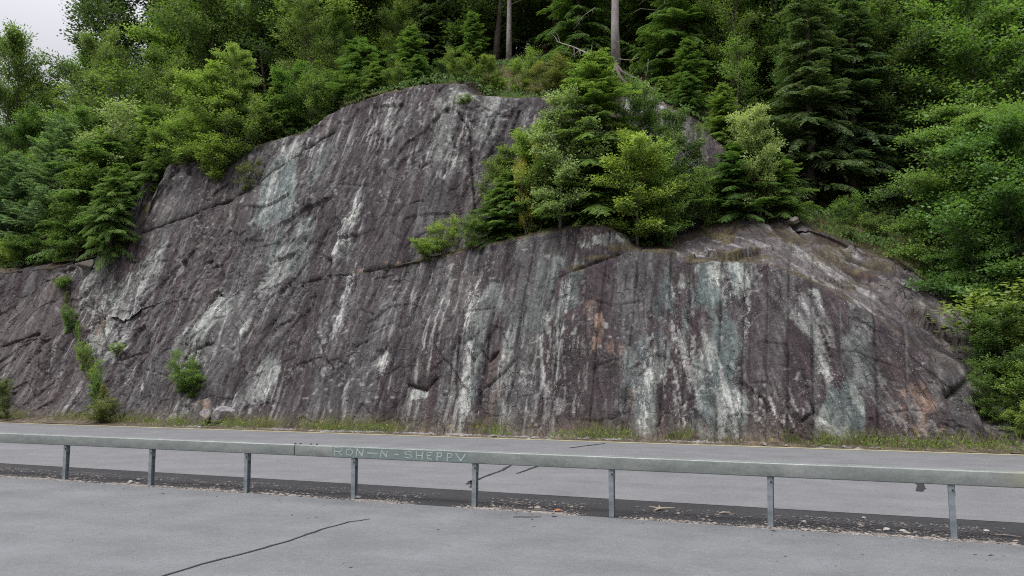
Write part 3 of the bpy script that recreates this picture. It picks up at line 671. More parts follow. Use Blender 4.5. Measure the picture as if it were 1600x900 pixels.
# ------------------------------------------------------------------ plants
def unit(a): return a/(np.linalg.norm(a, axis=-1, keepdims=True)+1e-9)
def leaf_mesh(name, P, A, Nn, L, Wd, tint, fold=.25):
    """diamond leaves: P base, A axis, Nn normal, L length, Wd width, tint per leaf"""
    A = unit(A); S = unit(np.cross(A, Nn)); Nn = np.cross(S, A)
    L = L[:, None]; Wd = Wd[:, None]
    v = np.stack([P, P+A*L*.45+S*Wd/2-Nn*Wd*fold, P+A*L, P+A*L*.45-S*Wd/2-Nn*Wd*fold], 1).reshape(-1, 3)
    me = mesh_np(name, v, np.arange(len(v)).reshape(-1, 4))
    at = me.attributes.new('tint', 'FLOAT', 'FACE'); at.data.foreach_set('value', np.clip(tint, 0, 1).astype(np.float32))
    return me
def conifer(name, seed, H, R, step, tw_step, lf_step, lsize, droop=.35, h0=.02, power=.75, nper=1, wild=0.):
    """flat layered sprays: trunk > limbs > side twigs > leaflets"""
    r = np.random.RandomState(seed); mb = MB(); pts = [(math.sin(z*1.3+seed)*.02*H*z, math.cos(z*1.7+seed)*.015*H*z, z*H) for z in np.linspace(0, 1, 8)]
    mb.tube(pts, [max(.006, .022*H*(1-z)**.9) for z in np.linspace(0, 1, 8)], 7)
    z = h0*H; az = r.uniform(0, 6.28); P, A, Nn, L, Wd, Ti = [], [], [], [], [], []
    while z < H*.985:
        for _ in range(nper):
            az += 2.4+r.normal(0, .3); k = z/H
            Lb = R*((1-k)**power)*r.uniform(.62-.25*wild, 1.12+.1*wild)*(1 if k > .12 else .75+2*k)+.03*H*.5
            rise = r.uniform(-.05-.25*wild, .35+.3*wild)+.35*k; dr = droop*r.uniform(.6, 1.4)
            hd = np.array([math.cos(az), math.sin(az), 0]); sd_ = np.array([-hd[1], hd[0], 0])
            bend = r.normal(0, .15); tt = np.linspace(0, 1, 6)
            base_ = np.array([np.interp(k, np.linspace(0, 1, 8), [p[0] for p in pts]), np.interp(k, np.linspace(0, 1, 8), [p[1] for p in pts]), z])
            f = lambda t: base_+Lb*(hd*t[:, None]+sd_*(bend*t**2)[:, None]+np.array([0, 0, 1.])*(rise*t-dr*t**2)[:, None])
            bp = f(tt); mb.tube([tuple(q) for q in bp], [max(.003, .009*Lb*(1-t*.9)) for t in tt], 3, False)
            nt_ = max(4, int(Lb/tw_step)); t = (np.arange(nt_)+r.uniform(0, 1, nt_))/nt_; t = .10+.90*t
            q = f(t); tl = Lb*.34*(1-t)**.6*np.minimum(1, t*3)*r.uniform(.6, 1.2, nt_)+.03*Lb+lsize*.8
            btint = r.normal(0, .10)
            for sg in (-1, 1):
                an = sg*(.95-.35*t)+r.normal(0, .12, nt_)
                d = hd[None]*np.cos(an)[:, None]+sd_[None]*np.sin(an)[:, None]; d[:, 2] = rise-2*dr*t-.15+r.normal(0, .12, nt_)
                nl = np.maximum(3, (tl/lf_step).astype(int)); tot = nl.sum()
                idx = np.repeat(np.arange(nt_), nl); s = (np.arange(tot)-np.repeat(np.cumsum(nl)-nl, nl)+.5)/nl[idx]
                p = q[idx]+unit(d)[idx]*(tl[idx]*s)[:, None]; p[:, 2] -= .18*tl[idx]*s**2
                side = np.where(np.arange(tot) % 2 == 0, 1., -1.)*r.uniform(.5, 1.1, tot)
                dd = unit(d)[idx]; ss = unit(np.cross(dd, np.array([0, 0, 1.]))); ax = unit(dd+ss*side[:, None]+np.array([0, 0, -.15])*1+r.normal(0, .10, (tot, 3)))
                P.append(p); A.append(ax); nn = np.array([0, 0, 1.])+r.normal(0, .35, (tot, 3)); Nn.append(nn)
                ll = lsize*r.uniform(.7, 1.3, tot)*(1-.35*s); L.append(ll); Wd.append(ll*.46)
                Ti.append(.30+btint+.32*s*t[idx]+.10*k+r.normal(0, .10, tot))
        z += step*(1.15-.55*k)*r.uniform(.7, 1.3)
    me = leaf_mesh(name, *[np.concatenate(a_) for a_ in (P, A, Nn, L, Wd, Ti)])
    tr = mb.mesh(name+'_trunk', True)
    print(name, len(me.polygons)); return tr, me
def broad(name, seed, H, R, n1, n2, nl, lsize, h0=.15, asc=(.5, 1.1), flat=.5, top=.35, clump=.12, stems=1, droop=.15, lw=.62):
    """trunk(s) > limbs > twigs > leaf clusters in flattened clumps"""
    r = np.random.RandomState(seed); mb = MB(); P, A, Nn, Ti = [], [], [], []
    for s_ in range(stems):
        lean = np.array([r.normal(0, .10), r.normal(0, .10)])*(1 if stems == 1 else 3.0); Hs = H*(1 if s_ == 0 else r.uniform(.6, .95))
        zz = np.linspace(0, 1, 9); tp = np.stack([lean[0]*Hs*zz+.02*Hs*np.sin(zz*5+seed+s_), lean[1]*Hs*zz+.02*Hs*np.cos(zz*4+s_), Hs*zz], 1)
        mb.tube([tuple(q) for q in tp], [max(.005, .016*Hs*(1-.93*k)) for k in zz], 7)
        for i in range(n1):
            k = h0+(1-h0)*((i+r.uniform(0, 1))/n1); b0 = np.array([np.interp(k, zz, tp[:, j]) for j in range(3)])
            env = math.sin(math.pi*min(1, max(.06, (k-h0)/(1-h0)*(1-top)+top*.55)))**.8
            Lb = R*env*r.uniform(.6, 1.15); az = i*2.4+r.normal(0, .4); el = r.uniform(*asc)*(.75+.5*k)
            hd = np.array([math.cos(az)*math.cos(el), math.sin(az)*math.cos(el), math.sin(el)])
            tt = np.linspace(0, 1, 6); g = lambda t: b0+Lb*(hd*t[:, None]+np.array([0, 0, 1.])*(-droop*t**2)[:, None])
            bp = g(tt); wig = r.normal(0, .03*Lb, (6, 3))*tt[:, None]; bp = bp+wig; mb.tube([tuple(q) for q in bp], [max(.003, .012*Lb*(1-.85*t)) for t in tt], 4, False)
            btint = r.normal(0, .12)
            for j in range(n2):
                t = r.uniform(.22, 1.0); p0 = np.array([np.interp(t, tt, bp[:, m_]) for m_ in range(3)])
                d2 = unit(hd*.8+r.normal(0, .55, 3)*np.array([1, 1, flat])+np.array([0, 0, .08])); l2 = Lb*r.uniform(.14, .34)*(1.1-.4*t)+clump*.5; p1 = p0+d2*l2
                mb.tube([tuple(p0), tuple(p0+(p1-p0)*.5+r.normal(0, .01, 3)), tuple(p1)], [.0024*H*.35, .0017*H*.35, .001*H*.35], 3, False)
                m_ = int(nl*r.uniform(.5, 1.4)); s = r.uniform(.15, 1.1, m_); c0 = p0[None]+(p1-p0)[None]*s[:, None]
                off = r.normal(0, 1, (m_, 3)); off /= np.maximum(1, np.linalg.norm(off, axis=1, keepdims=True)*.8); c0 = c0+off*clump*np.array([1, 1, flat])*(.5+.7*s)[:, None]
                ax = unit(unit(off*np.array([1, 1, .3]))+d2*.6+np.array([0, 0, -.35])+r.normal(0, .25, (m_, 3))); P.append(c0); A.append(ax)
                Nn.append(np.array([0, 0, 1.])+r.normal(0, .42, (m_, 3))); ct = r.normal(0, .07)
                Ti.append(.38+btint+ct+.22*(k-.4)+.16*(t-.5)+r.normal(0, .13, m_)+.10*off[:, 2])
    P, A, Nn, Ti = [np.concatenate(a_) for a_ in (P, A, Nn, Ti)]; n = len(P); L = lsize*r.uniform(.65, 1.25, n)
    me = leaf_mesh(name, P, A, Nn, L, L*lw, Ti); tr = mb.mesh(name+'_trunk', True)
    print(name, len(me.polygons)); return tr, me

PR = {}
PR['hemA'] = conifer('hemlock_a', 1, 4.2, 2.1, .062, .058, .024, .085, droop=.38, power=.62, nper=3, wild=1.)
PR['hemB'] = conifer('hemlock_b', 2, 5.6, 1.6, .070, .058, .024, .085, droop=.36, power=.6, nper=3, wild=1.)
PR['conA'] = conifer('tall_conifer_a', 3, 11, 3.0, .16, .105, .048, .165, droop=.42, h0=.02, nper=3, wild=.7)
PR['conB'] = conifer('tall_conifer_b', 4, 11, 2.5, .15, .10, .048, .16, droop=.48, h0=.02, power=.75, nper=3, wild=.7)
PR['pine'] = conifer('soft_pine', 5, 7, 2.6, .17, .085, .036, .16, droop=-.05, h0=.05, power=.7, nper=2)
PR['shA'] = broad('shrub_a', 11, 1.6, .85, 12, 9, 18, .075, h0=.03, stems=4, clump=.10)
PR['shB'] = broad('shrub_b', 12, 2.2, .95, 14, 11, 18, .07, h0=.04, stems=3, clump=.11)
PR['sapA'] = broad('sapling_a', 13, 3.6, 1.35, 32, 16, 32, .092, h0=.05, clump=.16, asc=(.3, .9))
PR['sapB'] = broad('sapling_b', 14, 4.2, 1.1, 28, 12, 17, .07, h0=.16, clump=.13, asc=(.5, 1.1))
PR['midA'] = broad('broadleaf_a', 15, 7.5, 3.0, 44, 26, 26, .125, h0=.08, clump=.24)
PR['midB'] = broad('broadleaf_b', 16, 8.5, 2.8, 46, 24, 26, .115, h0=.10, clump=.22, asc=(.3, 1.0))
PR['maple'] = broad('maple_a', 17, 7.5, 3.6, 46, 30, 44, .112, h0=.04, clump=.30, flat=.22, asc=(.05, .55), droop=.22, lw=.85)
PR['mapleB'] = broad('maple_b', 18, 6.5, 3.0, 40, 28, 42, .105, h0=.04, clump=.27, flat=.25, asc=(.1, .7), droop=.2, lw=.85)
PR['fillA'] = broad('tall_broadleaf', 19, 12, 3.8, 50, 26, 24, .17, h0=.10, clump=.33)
print('protos', round(time.time()-T0, 1))

MATNAME = dict(hem='hemlock', dark='spruce', pine='pine')
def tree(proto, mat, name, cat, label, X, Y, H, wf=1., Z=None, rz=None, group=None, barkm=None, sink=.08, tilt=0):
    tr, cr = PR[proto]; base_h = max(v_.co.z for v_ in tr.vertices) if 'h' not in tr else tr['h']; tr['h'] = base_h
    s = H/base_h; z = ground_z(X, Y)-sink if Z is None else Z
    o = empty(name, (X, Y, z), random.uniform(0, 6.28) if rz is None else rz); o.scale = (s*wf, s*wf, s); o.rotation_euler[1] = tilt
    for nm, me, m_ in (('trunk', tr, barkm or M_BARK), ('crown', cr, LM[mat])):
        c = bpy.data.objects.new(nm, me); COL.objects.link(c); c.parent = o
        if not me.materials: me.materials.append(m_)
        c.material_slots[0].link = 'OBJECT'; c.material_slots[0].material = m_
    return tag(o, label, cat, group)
# trees placed by the picture: (proto, leaf, name, category, label, px of the foot, Y or py of the foot, top py, width factor)
def by_px(proto, mat, name, cat, label, px, top, Y=None, py=None, wf=1., group=None, barkm=None, tilt=0, rz=None):
    if py is not None:
        h = hit(px, py); X, Y, Z = h; Z = Z-.08
    else:
        X = -10.
        for _ in range(12):
            Z = ground_z(X, Y)-.08; d = _fw*0
            # column px at height Z
            lo, hi = -300, 900
            for _k in range(30):
                mid = (lo+hi)/2
                if at_Y(px, mid, Y)[2] > Z: lo = mid
                else: hi = mid
            X = at_Y(px, lo, Y)[0]
        Z = ground_z(X, Y)-.08
    Ht = at_Y(px, top, Y)[2]-Z
    return tree(proto, mat, name, cat, label, float(X), float(Y), max(.3, float(Ht)), wf, Z=float(Z), group=group, barkm=barkm, tilt=tilt, rz=rz)

T = by_px
# on the bench, middle
T('hemA','hem','hemlock_tree','tree','bushy hemlock overhanging the left end of the rock bench',805,262,Y=25.75,wf=1.25)
T('hemA','hem','hemlock_tree','tree','round hemlock behind the yellow shrub on the bench',835,205,Y=26.6,wf=.95)
T('hemA','hem','hemlock_tree','tree','low hemlock with sprays spilling over the bench edge above the pale boulder face',880,268,Y=25.9,wf=1.35)
T('hemB','hem','hemlock_tree','tree','tall hemlock rising from the bench to the foot of the bare grey trunk',930,78,Y=26.0,wf=1.35)
T('hemB','hem','hemlock_tree','tree','dark hemlock in the middle of the bench thicket behind the light sapling',975,190,Y=26.6,wf=1.25)
T('hemA','hem','hemlock_tree','tree','low hemlock at the centre of the bench behind its lip',945,270,Y=25.6,wf=1.1)
T('hemA','hem','hemlock_tree','tree','small hemlock standing at the bench lip, its skirt touching the rock',1008,268,py=378,wf=1.15)
T('sapA','pale','flowering_shrub','shrub','whitish green leafy sapling among the hemlocks on the bench, left side',872,140,Y=25.0,wf=.85)
T('sapA','bright','sapling','tree','fresh green leafy top beside the whitish sapling on the bench',845,185,Y=25.6,wf=.8)
T('shB','yellow','yellow_shrub','shrub','golden yellow leaved shrub between hemlock and upper rock wall',822,212,Y=25.2,wf=.38)
T('sapA','bright','sapling','tree','light green leafy sapling reaching left in front of the bench hemlocks',1000,205,Y=25.2,wf=1.05)
T('sapA','bright','sapling','tree','yellow green sapling at the right of the light green one on the bench',1035,235,Y=25.6,wf=.9)
T('sapB','pale','sapling','tree','pale grey green sapling with slim stem right of the tall hemlock',1030,200,Y=26.4,wf=.9,barkm=M_BIRCH)
T('sapA','bright','sapling','tree','thin upright sapling with pale top in front of the exposed roots',998,118,Y=27.3,wf=.55,barkm=M_BIRCH)
T('shB','olive','orange_tinged_shrub','shrub','shrub with orange tinged leaves at middle height of the bench thicket',970,178,Y=26.0,wf=.5)
T('sapA','broad','birch_sapling','tree','slender birch sapling with white stem at the open right side of the bench',1052,165,Y=26.8,wf=.8,barkm=M_BIRCH)
T('sapB','broad','birch_sapling','tree','thin leafed birch sapling before the grey rock, right of the white stemmed one',1090,195,Y=27.9,wf=.8,barkm=M_BARK)
T('shB','bright','shrub','shrub','small bright green bush on the bench below the pale tree',1108,262,Y=27.0,wf=.8)
T('shB','bright','ledge_bush','shrub','low bright green bush on the narrow ledge left of the hemlocks',690,335,py=396,wf=1.1)
T('shB','broad','ledge_bush','shrub','low dark green bush tucked against the hemlock on the narrow ledge',738,328,py=388,wf=1.1)
T('shA','bright','ledge_bush','shrub','flat yellow green tuft at the left tip of the narrow ledge',668,366,py=402,wf=1.4)
# right part of the bench
T('hemA','hem','hemlock_tree','tree','wide low hemlock on the bench above the brown slab',1150,225,Y=27.4,wf=1.3)
T('hemA','hem','hemlock_tree','tree','small dark hemlock at the right end of the bench above the brown slab',1215,240,Y=27.9,wf=1.25)
T('sapA','pale','pale_tree','tree','pale cream green small tree leaning over the right bench hemlock',1190,160,Y=27.4,wf=.8)
T('hemB','hem','hemlock_tree','tree','hemlock behind the pale tree filling the gap beside the grey rock',1130,130,Y=29.5,wf=1.3)
T('sapB','maple','sapling','tree','slim green sapling above the bench with drooping bluish leaves',1150,45,Y=30.5,wf=1.)
T('shB','bright','shrub','shrub','yellow green bush on the brown dirt gap above the right slabs',1322,298,Y=29.0,wf=.9)
T('shA','olive','shrub','shrub','sparse olive bush below the yellow green one on the right slabs',1330,350,Y=27.6,wf=.8)
T('shA','broad','shrub','shrub','small green bush at the dark overhang right of the slabs',1372,330,Y=28.6,wf=.9)
# big right-hand trees
T('maple','maple','maple_tree','tree','large maple with layered bright green sprays at the right above the slabs',1490,150,Y=28.2,wf=.95)
T('mapleB','maple','maple_tree','tree','maple at the right edge of the photo hanging over the rock end',1600,170,Y=26.2,wf=.95)
T('mapleB','maple','maple_tree','tree','lower maple with lighter leaves between slab end and right edge',1545,330,Y=26.8,wf=.85)
T('conA','dark','spruce_tree','tree','tall dark spruce in the shaded gap right of the bench',1268,-60,Y=31.5,wf=1.)
T('conB','dark','spruce_tree','tree','dark drooping spruce between the shaded gap and the large maple',1335,-20,Y=32.5,wf=1.15)
T('midA','dkbroad','broadleaf_tree','tree','mid green broadleaf tree behind the large maple',1400,30,Y=33.5,wf=1.)
T('midB','dkbroad','broadleaf_tree','tree','dense fine leaved tree above the large maple',1470,-10,Y=34.,wf=1.15)
T('midB','maple','broadleaf_tree','tree','light fine leaved tree at the upper right corner',1575,-60,Y=32.,wf=1.1)
T('midA','bright','broadleaf_tree','tree','small yellow green crown peeping over the dark spruce',1352,10,Y=36.5,wf=.5)
# foot of the right end
T('shB','maple','shrub','shrub','broad leaved vivid green bush by the road at the right rock end',1560,610,Y=22.7,wf=1.2)
T('shB','broad','shrub','shrub','green bush climbing the right rock end above the roadside',1575,520,Y=23.6,wf=1.1)
T('shA','broad','shrub','shrub','dull green bush high on the right rock end beneath the maples',1590,440,Y=24.9,wf=1.5)
T('sapA','broad','sapling','tree','loose leafy sapling at the right edge above the roadside bushes',1610,400,Y=25.,wf=.9)
T('shA','olive','shrub','shrub','brownish low bush against the corner of the rock at right',1535,575,Y=23.3,wf=.9)
T('shB','bright','shrub','shrub','leafy bush cut by the right edge beside the road',1625,560,Y=22.9,wf=1.2)
T('shB','broad','shrub','shrub','green bush at the very corner where the rock ends at the road',1538,560,Y=22.75,wf=.9)
T('shB','hem','shrub','shrub','dark bush behind the vivid green one at the right rock end',1550,500,Y=23.5,wf=1.2)
T('sapA','broad','sapling','tree','green sapling leaning against the right rock end',1585,470,Y=23.3,wf=1.1)
T('shB','maple','shrub','shrub','green bush under the maples at the outer edge of the slabs',1515,440,Y=25.6,wf=1.1)
T('shB','bright','shrub','shrub','light bush nearest the road at the right edge of the photo',1590,625,Y=22.4,wf=1.2)
# crest of the high dome
T('hemB','hem','young_conifer','tree','young green conifer with pointed top at the crest of the dome',738,18,Y=32.6,wf=1.)
T('shB','broad','shrub','shrub','round leafy bush on the dome top left of the leafy pair',745,100,Y=31.0,wf=.9)
T('shB','bright','shrub','shrub','airy light green bush on the dome top in front of the dark woods',815,78,Y=31.6,wf=1.0)
T('shA','olive','shrub','shrub','dry olive scrub on the dome top near the dead branch',880,104,Y=31.2,wf=1.1)
T('shA','broad','shrub','shrub','tiny bush clinging to the notch below the dome top',722,148,py=168,wf=1.2)
T('shA','bright','shrub','shrub','low fern green bush at the edge of the dome top',775,122,Y=30.6,wf=1.2)
T('conA','hem','conifer','tree','green conifer behind the crest, left of the bare trunk',905,-150,Y=35.5,wf=.9)
T('hemB','hem','young_conifer','tree','young hemlock below the exposed roots, right of them',1075,60,Y=32.,wf=1.2)
T('conA','hem','conifer','tree','layered conifer right of the bare trunk with sprays down to the roots',1060,-120,Y=34.,wf=1.05)
T('midB','broad','broadleaf_tree','tree','leafy green tree farther right of the exposed roots',1150,-100,Y=34.5,wf=.9)
T('conB','dark','conifer','tree','dark conifer with spire inside the top right gap',1240,-150,Y=38.,wf=1.)
# left of the dome, over the rock edge
T('mapleB','bright','broadleaf_tree','tree','light yellow green tree overhanging the left shoulder of the rock',365,78,Y=27.75,wf=.62)
T('midA','bright','broadleaf_tree','tree','yellow green tree just behind the tree overhanging the left shoulder',315,110,Y=28.6,wf=.7)
T('sapA','bright','sapling','tree','bright leafy sapling with branches drooping onto the left shoulder',330,150,Y=27.5,wf=1.2)
T('shB','olive','shrub','shrub','small olive green bush in the notch of the left shoulder rocks',388,246,py=300,wf=1.0)
T('hemA','hem','hemlock_tree','tree','small hemlock at the rock edge right of the overhanging tree',430,130,Y=28.2,wf=.9)
T('sapA','maple','sapling','tree','small maple sapling beside the rock edge with pale upturned leaves',470,95,Y=28.7,wf=1.2)
T('midB','broad','broadleaf_tree','tree','broad green tree behind the left shoulder of the dome',500,-20,Y=31.5,wf=.8)
T('hemA','hem','hemlock_tree','tree','dark hemlock skirting the crest, left of the dome top',560,62,Y=29.8,wf=1.2)
T('hemB','hem','hemlock_tree','tree','hemlock just behind the dome top, left of the young pointed conifer',640,40,Y=31.,wf=1.3)
T('mapleB','bright','broadleaf_tree','tree','bright layered tree at the upper centre left with yellow leaves',560,-120,Y=38.,wf=.9)
T('conA','dark','conifer','tree','dark conifer behind the dome top, left of centre',690,-160,Y=38.,wf=1.)
T('sapA','bright','sapling','tree','yellow green sapling rooted on the left shoulder, branches hanging over the rock',332,95,py=262,wf=1.1)
T('shB','bright','shrub','shrub','yellow green bush at the left end of the greenery over the shoulder',292,165,py=258,wf=1.2)
T('shB','broad','shrub','shrub','green bush drooping over the rock right of the shoulder sapling',368,150,py=262,wf=1.1)
T('shA','bright','shrub','shrub','lowest tuft hanging on the rock under the shoulder sapling',342,214,py=280,wf=1.2)
T('hemA','hem','hemlock_tree','tree','hemlock hiding the left end of the rock shoulder',172,262,Y=25.3,wf=.8)
T('hemA','hem','hemlock_tree','tree','bright hemlock at the far left tip of the bench thicket',785,285,Y=25.5,wf=1.25)
T('sapA','broad','sapling','tree','leafy sapling against the upper wall at the left of the bench thicket',790,225,Y=26.2,wf=.9)
# greenery hugging the rock edge
ORD = 'First Second Third Fourth Fifth Sixth Seventh Eighth Ninth Tenth Eleventh Twelfth Thirteenth Fourteenth Fifteenth Sixteenth Seventeenth Eighteenth Last'.split()
for i, (px, tp, dy, pr_, mt, wf_) in enumerate([(245,205,.7,'hemA','hem',.9),(275,190,.9,'sapA','broad',1.1),(300,215,.6,'shB','bright',1.1),(405,185,.7,'shB','broad',1.1),(440,165,.8,'shB','maple',1.),(455,150,1.2,'hemA','hem',.9),(500,120,.9,'shB','hem',1.1),(525,105,1.1,'shB','broad',1.1),(555,105,1.0,'shB','maple',1.),(585,95,1.2,'hemA','hem',1.),(612,98,1.3,'shB','broad',1.1),(655,85,2.2,'hemA','hem',1.),(690,88,2.3,'shB','dkbroad',1.2),(720,75,1.3,'shB','broad',1.1),(765,85,1.4,'sapA','broad',1.),(850,85,1.5,'shB','olive',1.2),(905,95,1.4,'shB','broad',1.1),(1035,120,1.2,'hemA','hem',1.),(1075,115,1.2,'hemA','hem',1.1)]):
    X = -10.
    for _ in range(40): X = .5*X+.5*x_at(px, float(Y3f(X)))
    T(pr_, mt, 'edge_shrub', 'shrub', ORD[i]+' from the left along the dome edge, a '+{'hemA': 'low hemlock', 'shB': 'leafy bush', 'sapA': 'loose sapling'}[pr_]+{'hem': ' with fine dark sprays', 'broad': ' with mid green leaves', 'bright': ' with yellow green leaves', 'maple': ' with deep green leaves', 'dkbroad': ' with dull dark leaves', 'olive': ' with dry olive leaves'}[mt], px, tp, Y=float(Y3f(X))+dy, wf=wf_, group='shrubs along the top edge of the dome')
# far left wood
T('midA','broad','broadleaf_tree','tree','full leafy tree standing just behind the left corner hemlocks',140,205,Y=28.3,wf=.8)
T('sapA','broad','sapling','tree','light leafy sapling at the rock corner above the left lip',118,262,Y=25.9,wf=1.2)
T('hemA','hem','hemlock_tree','tree','hemlock standing against the left corner of the rock',165,205,Y=27.6,wf=1.15)
T('hemA','hem','hemlock_tree','tree','low hemlock touching the rock corner at left',190,275,Y=26.9,wf=.95)
T('hemB','hem','hemlock_tree','tree','hemlock behind the corner pair in the left wood',225,165,Y=29.8,wf=1.2)
T('pine','pine','pine_tree','tree','soft bluish green pine at the left edge above the rock',85,185,Y=27.2,wf=1.0)
T('pine','pine','pine_tree','tree','second bluish pine cut by the left edge of the photo',15,240,Y=27.4,wf=1.1)
T('sapB','pale','sapling','tree','pale silvery sapling between pine and hemlocks at left',140,160,Y=27.4,wf=1.2,barkm=M_BIRCH)
T('shB','bright','shrub','shrub','yellow green bush at the rock top near the left edge',85,360,Y=26.0,wf=1.1)
T('shA','bright','shrub','shrub','small yellow bush on the left rock edge below the pine',8,370,Y=26.,wf=1.4)
T('shA','hem','shrub','shrub','dark low bush between pine foot and rock lip',45,368,Y=26.2,wf=1.4)
T('shB','broad','shrub','shrub','green bush at the foot of the left corner hemlock',125,340,Y=26.3,wf=1.1)
T('sapB','broad','birch_tree','tree','slender birch with white trunk in the left wood',192,95,Y=31.,wf=1.4,barkm=M_BIRCH)
T('midB','broad','broadleaf_tree','tree','round topped olive green tree in the middle of the left wood',175,50,Y=33.,wf=.62)
T('midA','broad','broadleaf_tree','tree','yellowish broadleaf tree behind the birch',255,70,Y=33.5,wf=.7)
T('fillA','dkbroad','broadleaf_tree','tree','tall dark broadleaf tree against the sky at upper left',175,-110,Y=40.,wf=.85)
T('fillA','dkbroad','broadleaf_tree','tree','tall dark crown right of the skyline tree at upper left',255,-160,Y=42.,wf=.9)
T('midA','broad','broadleaf_tree','tree','lighter tree at the left edge with sky showing through',18,45,Y=37.,wf=.68)
T('midB','maple','broadleaf_tree','tree','green tree below the sky gap at the left',75,190,Y=33.,wf=.8)
T('midA','maple','broadleaf_tree','tree','dense tree filling the left edge behind the pines',-10,225,Y=33.,wf=.8)
T('midA','broad','broadleaf_tree','tree','tall green tree above the overhanging tree at left centre',330,-60,Y=36.,wf=.8)
T('mapleB','bright','broadleaf_tree','tree','bright yellow green tree at the top left of centre',300,-10,Y=38.,wf=.8)
T('midB','broad','broadleaf_tree','tree','broad tree at the top between the left shoulder and dome',430,-60,Y=37.5,wf=.8)
T('fillA','broad','broadleaf_tree','tree','tree top just under the pale sky corner, second from the left edge',62,118,Y=44.,wf=1.0)
T('fillA','maple','broadleaf_tree','tree','tree crown closing the gap between sky corner and the skyline tree',112,62,Y=45.,wf=.8)
T('midB','broad','broadleaf_tree','tree','rounded crown under the sky corner in front of the skyline tree',120,150,Y=36.,wf=1.0)
T('midA','maple','broadleaf_tree','tree','green crown under the sky corner at the left edge',35,165,Y=36.,wf=1.0)
T('midA','broad','broadleaf_tree','tree','leafy tree between birch and overhanging tree on the left shoulder',290,110,Y=32.5,wf=.8)
T('mapleB','maple','broadleaf_tree','tree','layered maple low behind the left corner hemlocks',120,180,Y=31.,wf=.9)
T('sapA','broad','sapling','tree','leafy sapling filling the wood edge left of the rock shoulder',235,190,Y=29.5,wf=1.2)
T('midB','maple','broadleaf_tree','tree','full green tree above the crest halfway to the dome top',545,10,Y=35.,wf=.75)
T('midA','broad','broadleaf_tree','tree','full green tree just left of the dome top',625,-10,Y=36.,wf=.7)
T('midA','maple','broadleaf_tree','tree','leafy tree in the gap right of the bench trees',1240,60,Y=33.,wf=.7)
# woods behind: look-alikes
rb = random.Random(5)
for Y, x0, x1, stp in ((38, -40, 14, 2.6), (43, -44, 18, 3.0), (50, -52, 24, 3.6), (60, -62, 30, 4.6)):
    x = x0
    while x < x1:
        px = 800+FPX*float(np.dot(np.array([x, Y, 0]), _r))/float(np.dot(np.array([x, Y, 0]), _fw))
        if px > 235 and px < 1900:
            con = rb.random() < (.55 if 620 < px < 1300 else .15)
            if con: tree(rb.choice(['conA', 'conB']), rb.choice(['dark', 'hem']), 'forest_conifer', 'tree', 'dark conifer in the deep forest behind the rock dome', x+rb.uniform(-.9, .9), Y+rb.uniform(-1.5, 1.5), rb.uniform(10, 14), rb.uniform(.85, 1.15), group='conifers in the forest behind')
            else: tree(rb.choice(['fillA', 'midA', 'midB']), rb.choice(['broad', 'dkbroad', 'maple']), 'forest_broadleaf', 'tree', 'leafy tree in the deep forest behind the rock dome', x+rb.uniform(-.9, .9), Y+rb.uniform(-1.5, 1.5), rb.uniform(9, 13), rb.uniform(.9, 1.2), group='leafy trees in the forest behind')
        x += stp*rb.uniform(.75, 1.25)
for Y, x0, x1, stp, hh in ((36, -56, -41, 2.6, 5), (42, -66, -46, 3.4, 5.5)):
    x = x0
    while x < x1:
        tree(rb.choice(['midA', 'midB', 'conA']), rb.choice(['broad', 'maple', 'hem']), 'forest_broadleaf', 'tree', 'low leafy tree in the left wood under the sky gap', x, Y+rb.uniform(-1, 1), hh*rb.uniform(.8, 1.15), rb.uniform(.9, 1.2), group='low trees under the sky gap')
        x += stp*rb.uniform(.8, 1.2)
for x, y, pr_, mt, h_, lab in [(6.2, 26.5, 'mapleB', 'maple', 6.5, 'maple beyond the right rock end, just outside the right edge of the photo'), (9.5, 27.5, 'midA', 'broad', 7.5, 'broadleaf tree on the bank past the right rock end'), (12.5, 26.0, 'maple', 'maple', 7, 'spreading maple on the bank farthest right along the road'), (7.8, 31, 'conA', 'dark', 11, 'dark spruce behind the bank past the right rock end'), (11.5, 32, 'fillA', 'dkbroad', 11, 'tall leafy tree behind the bank past the right rock end'), (8.2, 24.2, 'shB', 'broad', 2.2, 'bush at the foot of the bank past the right rock end'), (10.6, 24.0, 'shB', 'maple', 2.0, 'second bush at the foot of the bank past the right rock end')]:
    tree(pr_, mt, 'bank_shrub' if pr_ == 'shB' else 'bank_tree', 'shrub' if pr_ == 'shB' else 'tree', lab, x, y, h_)
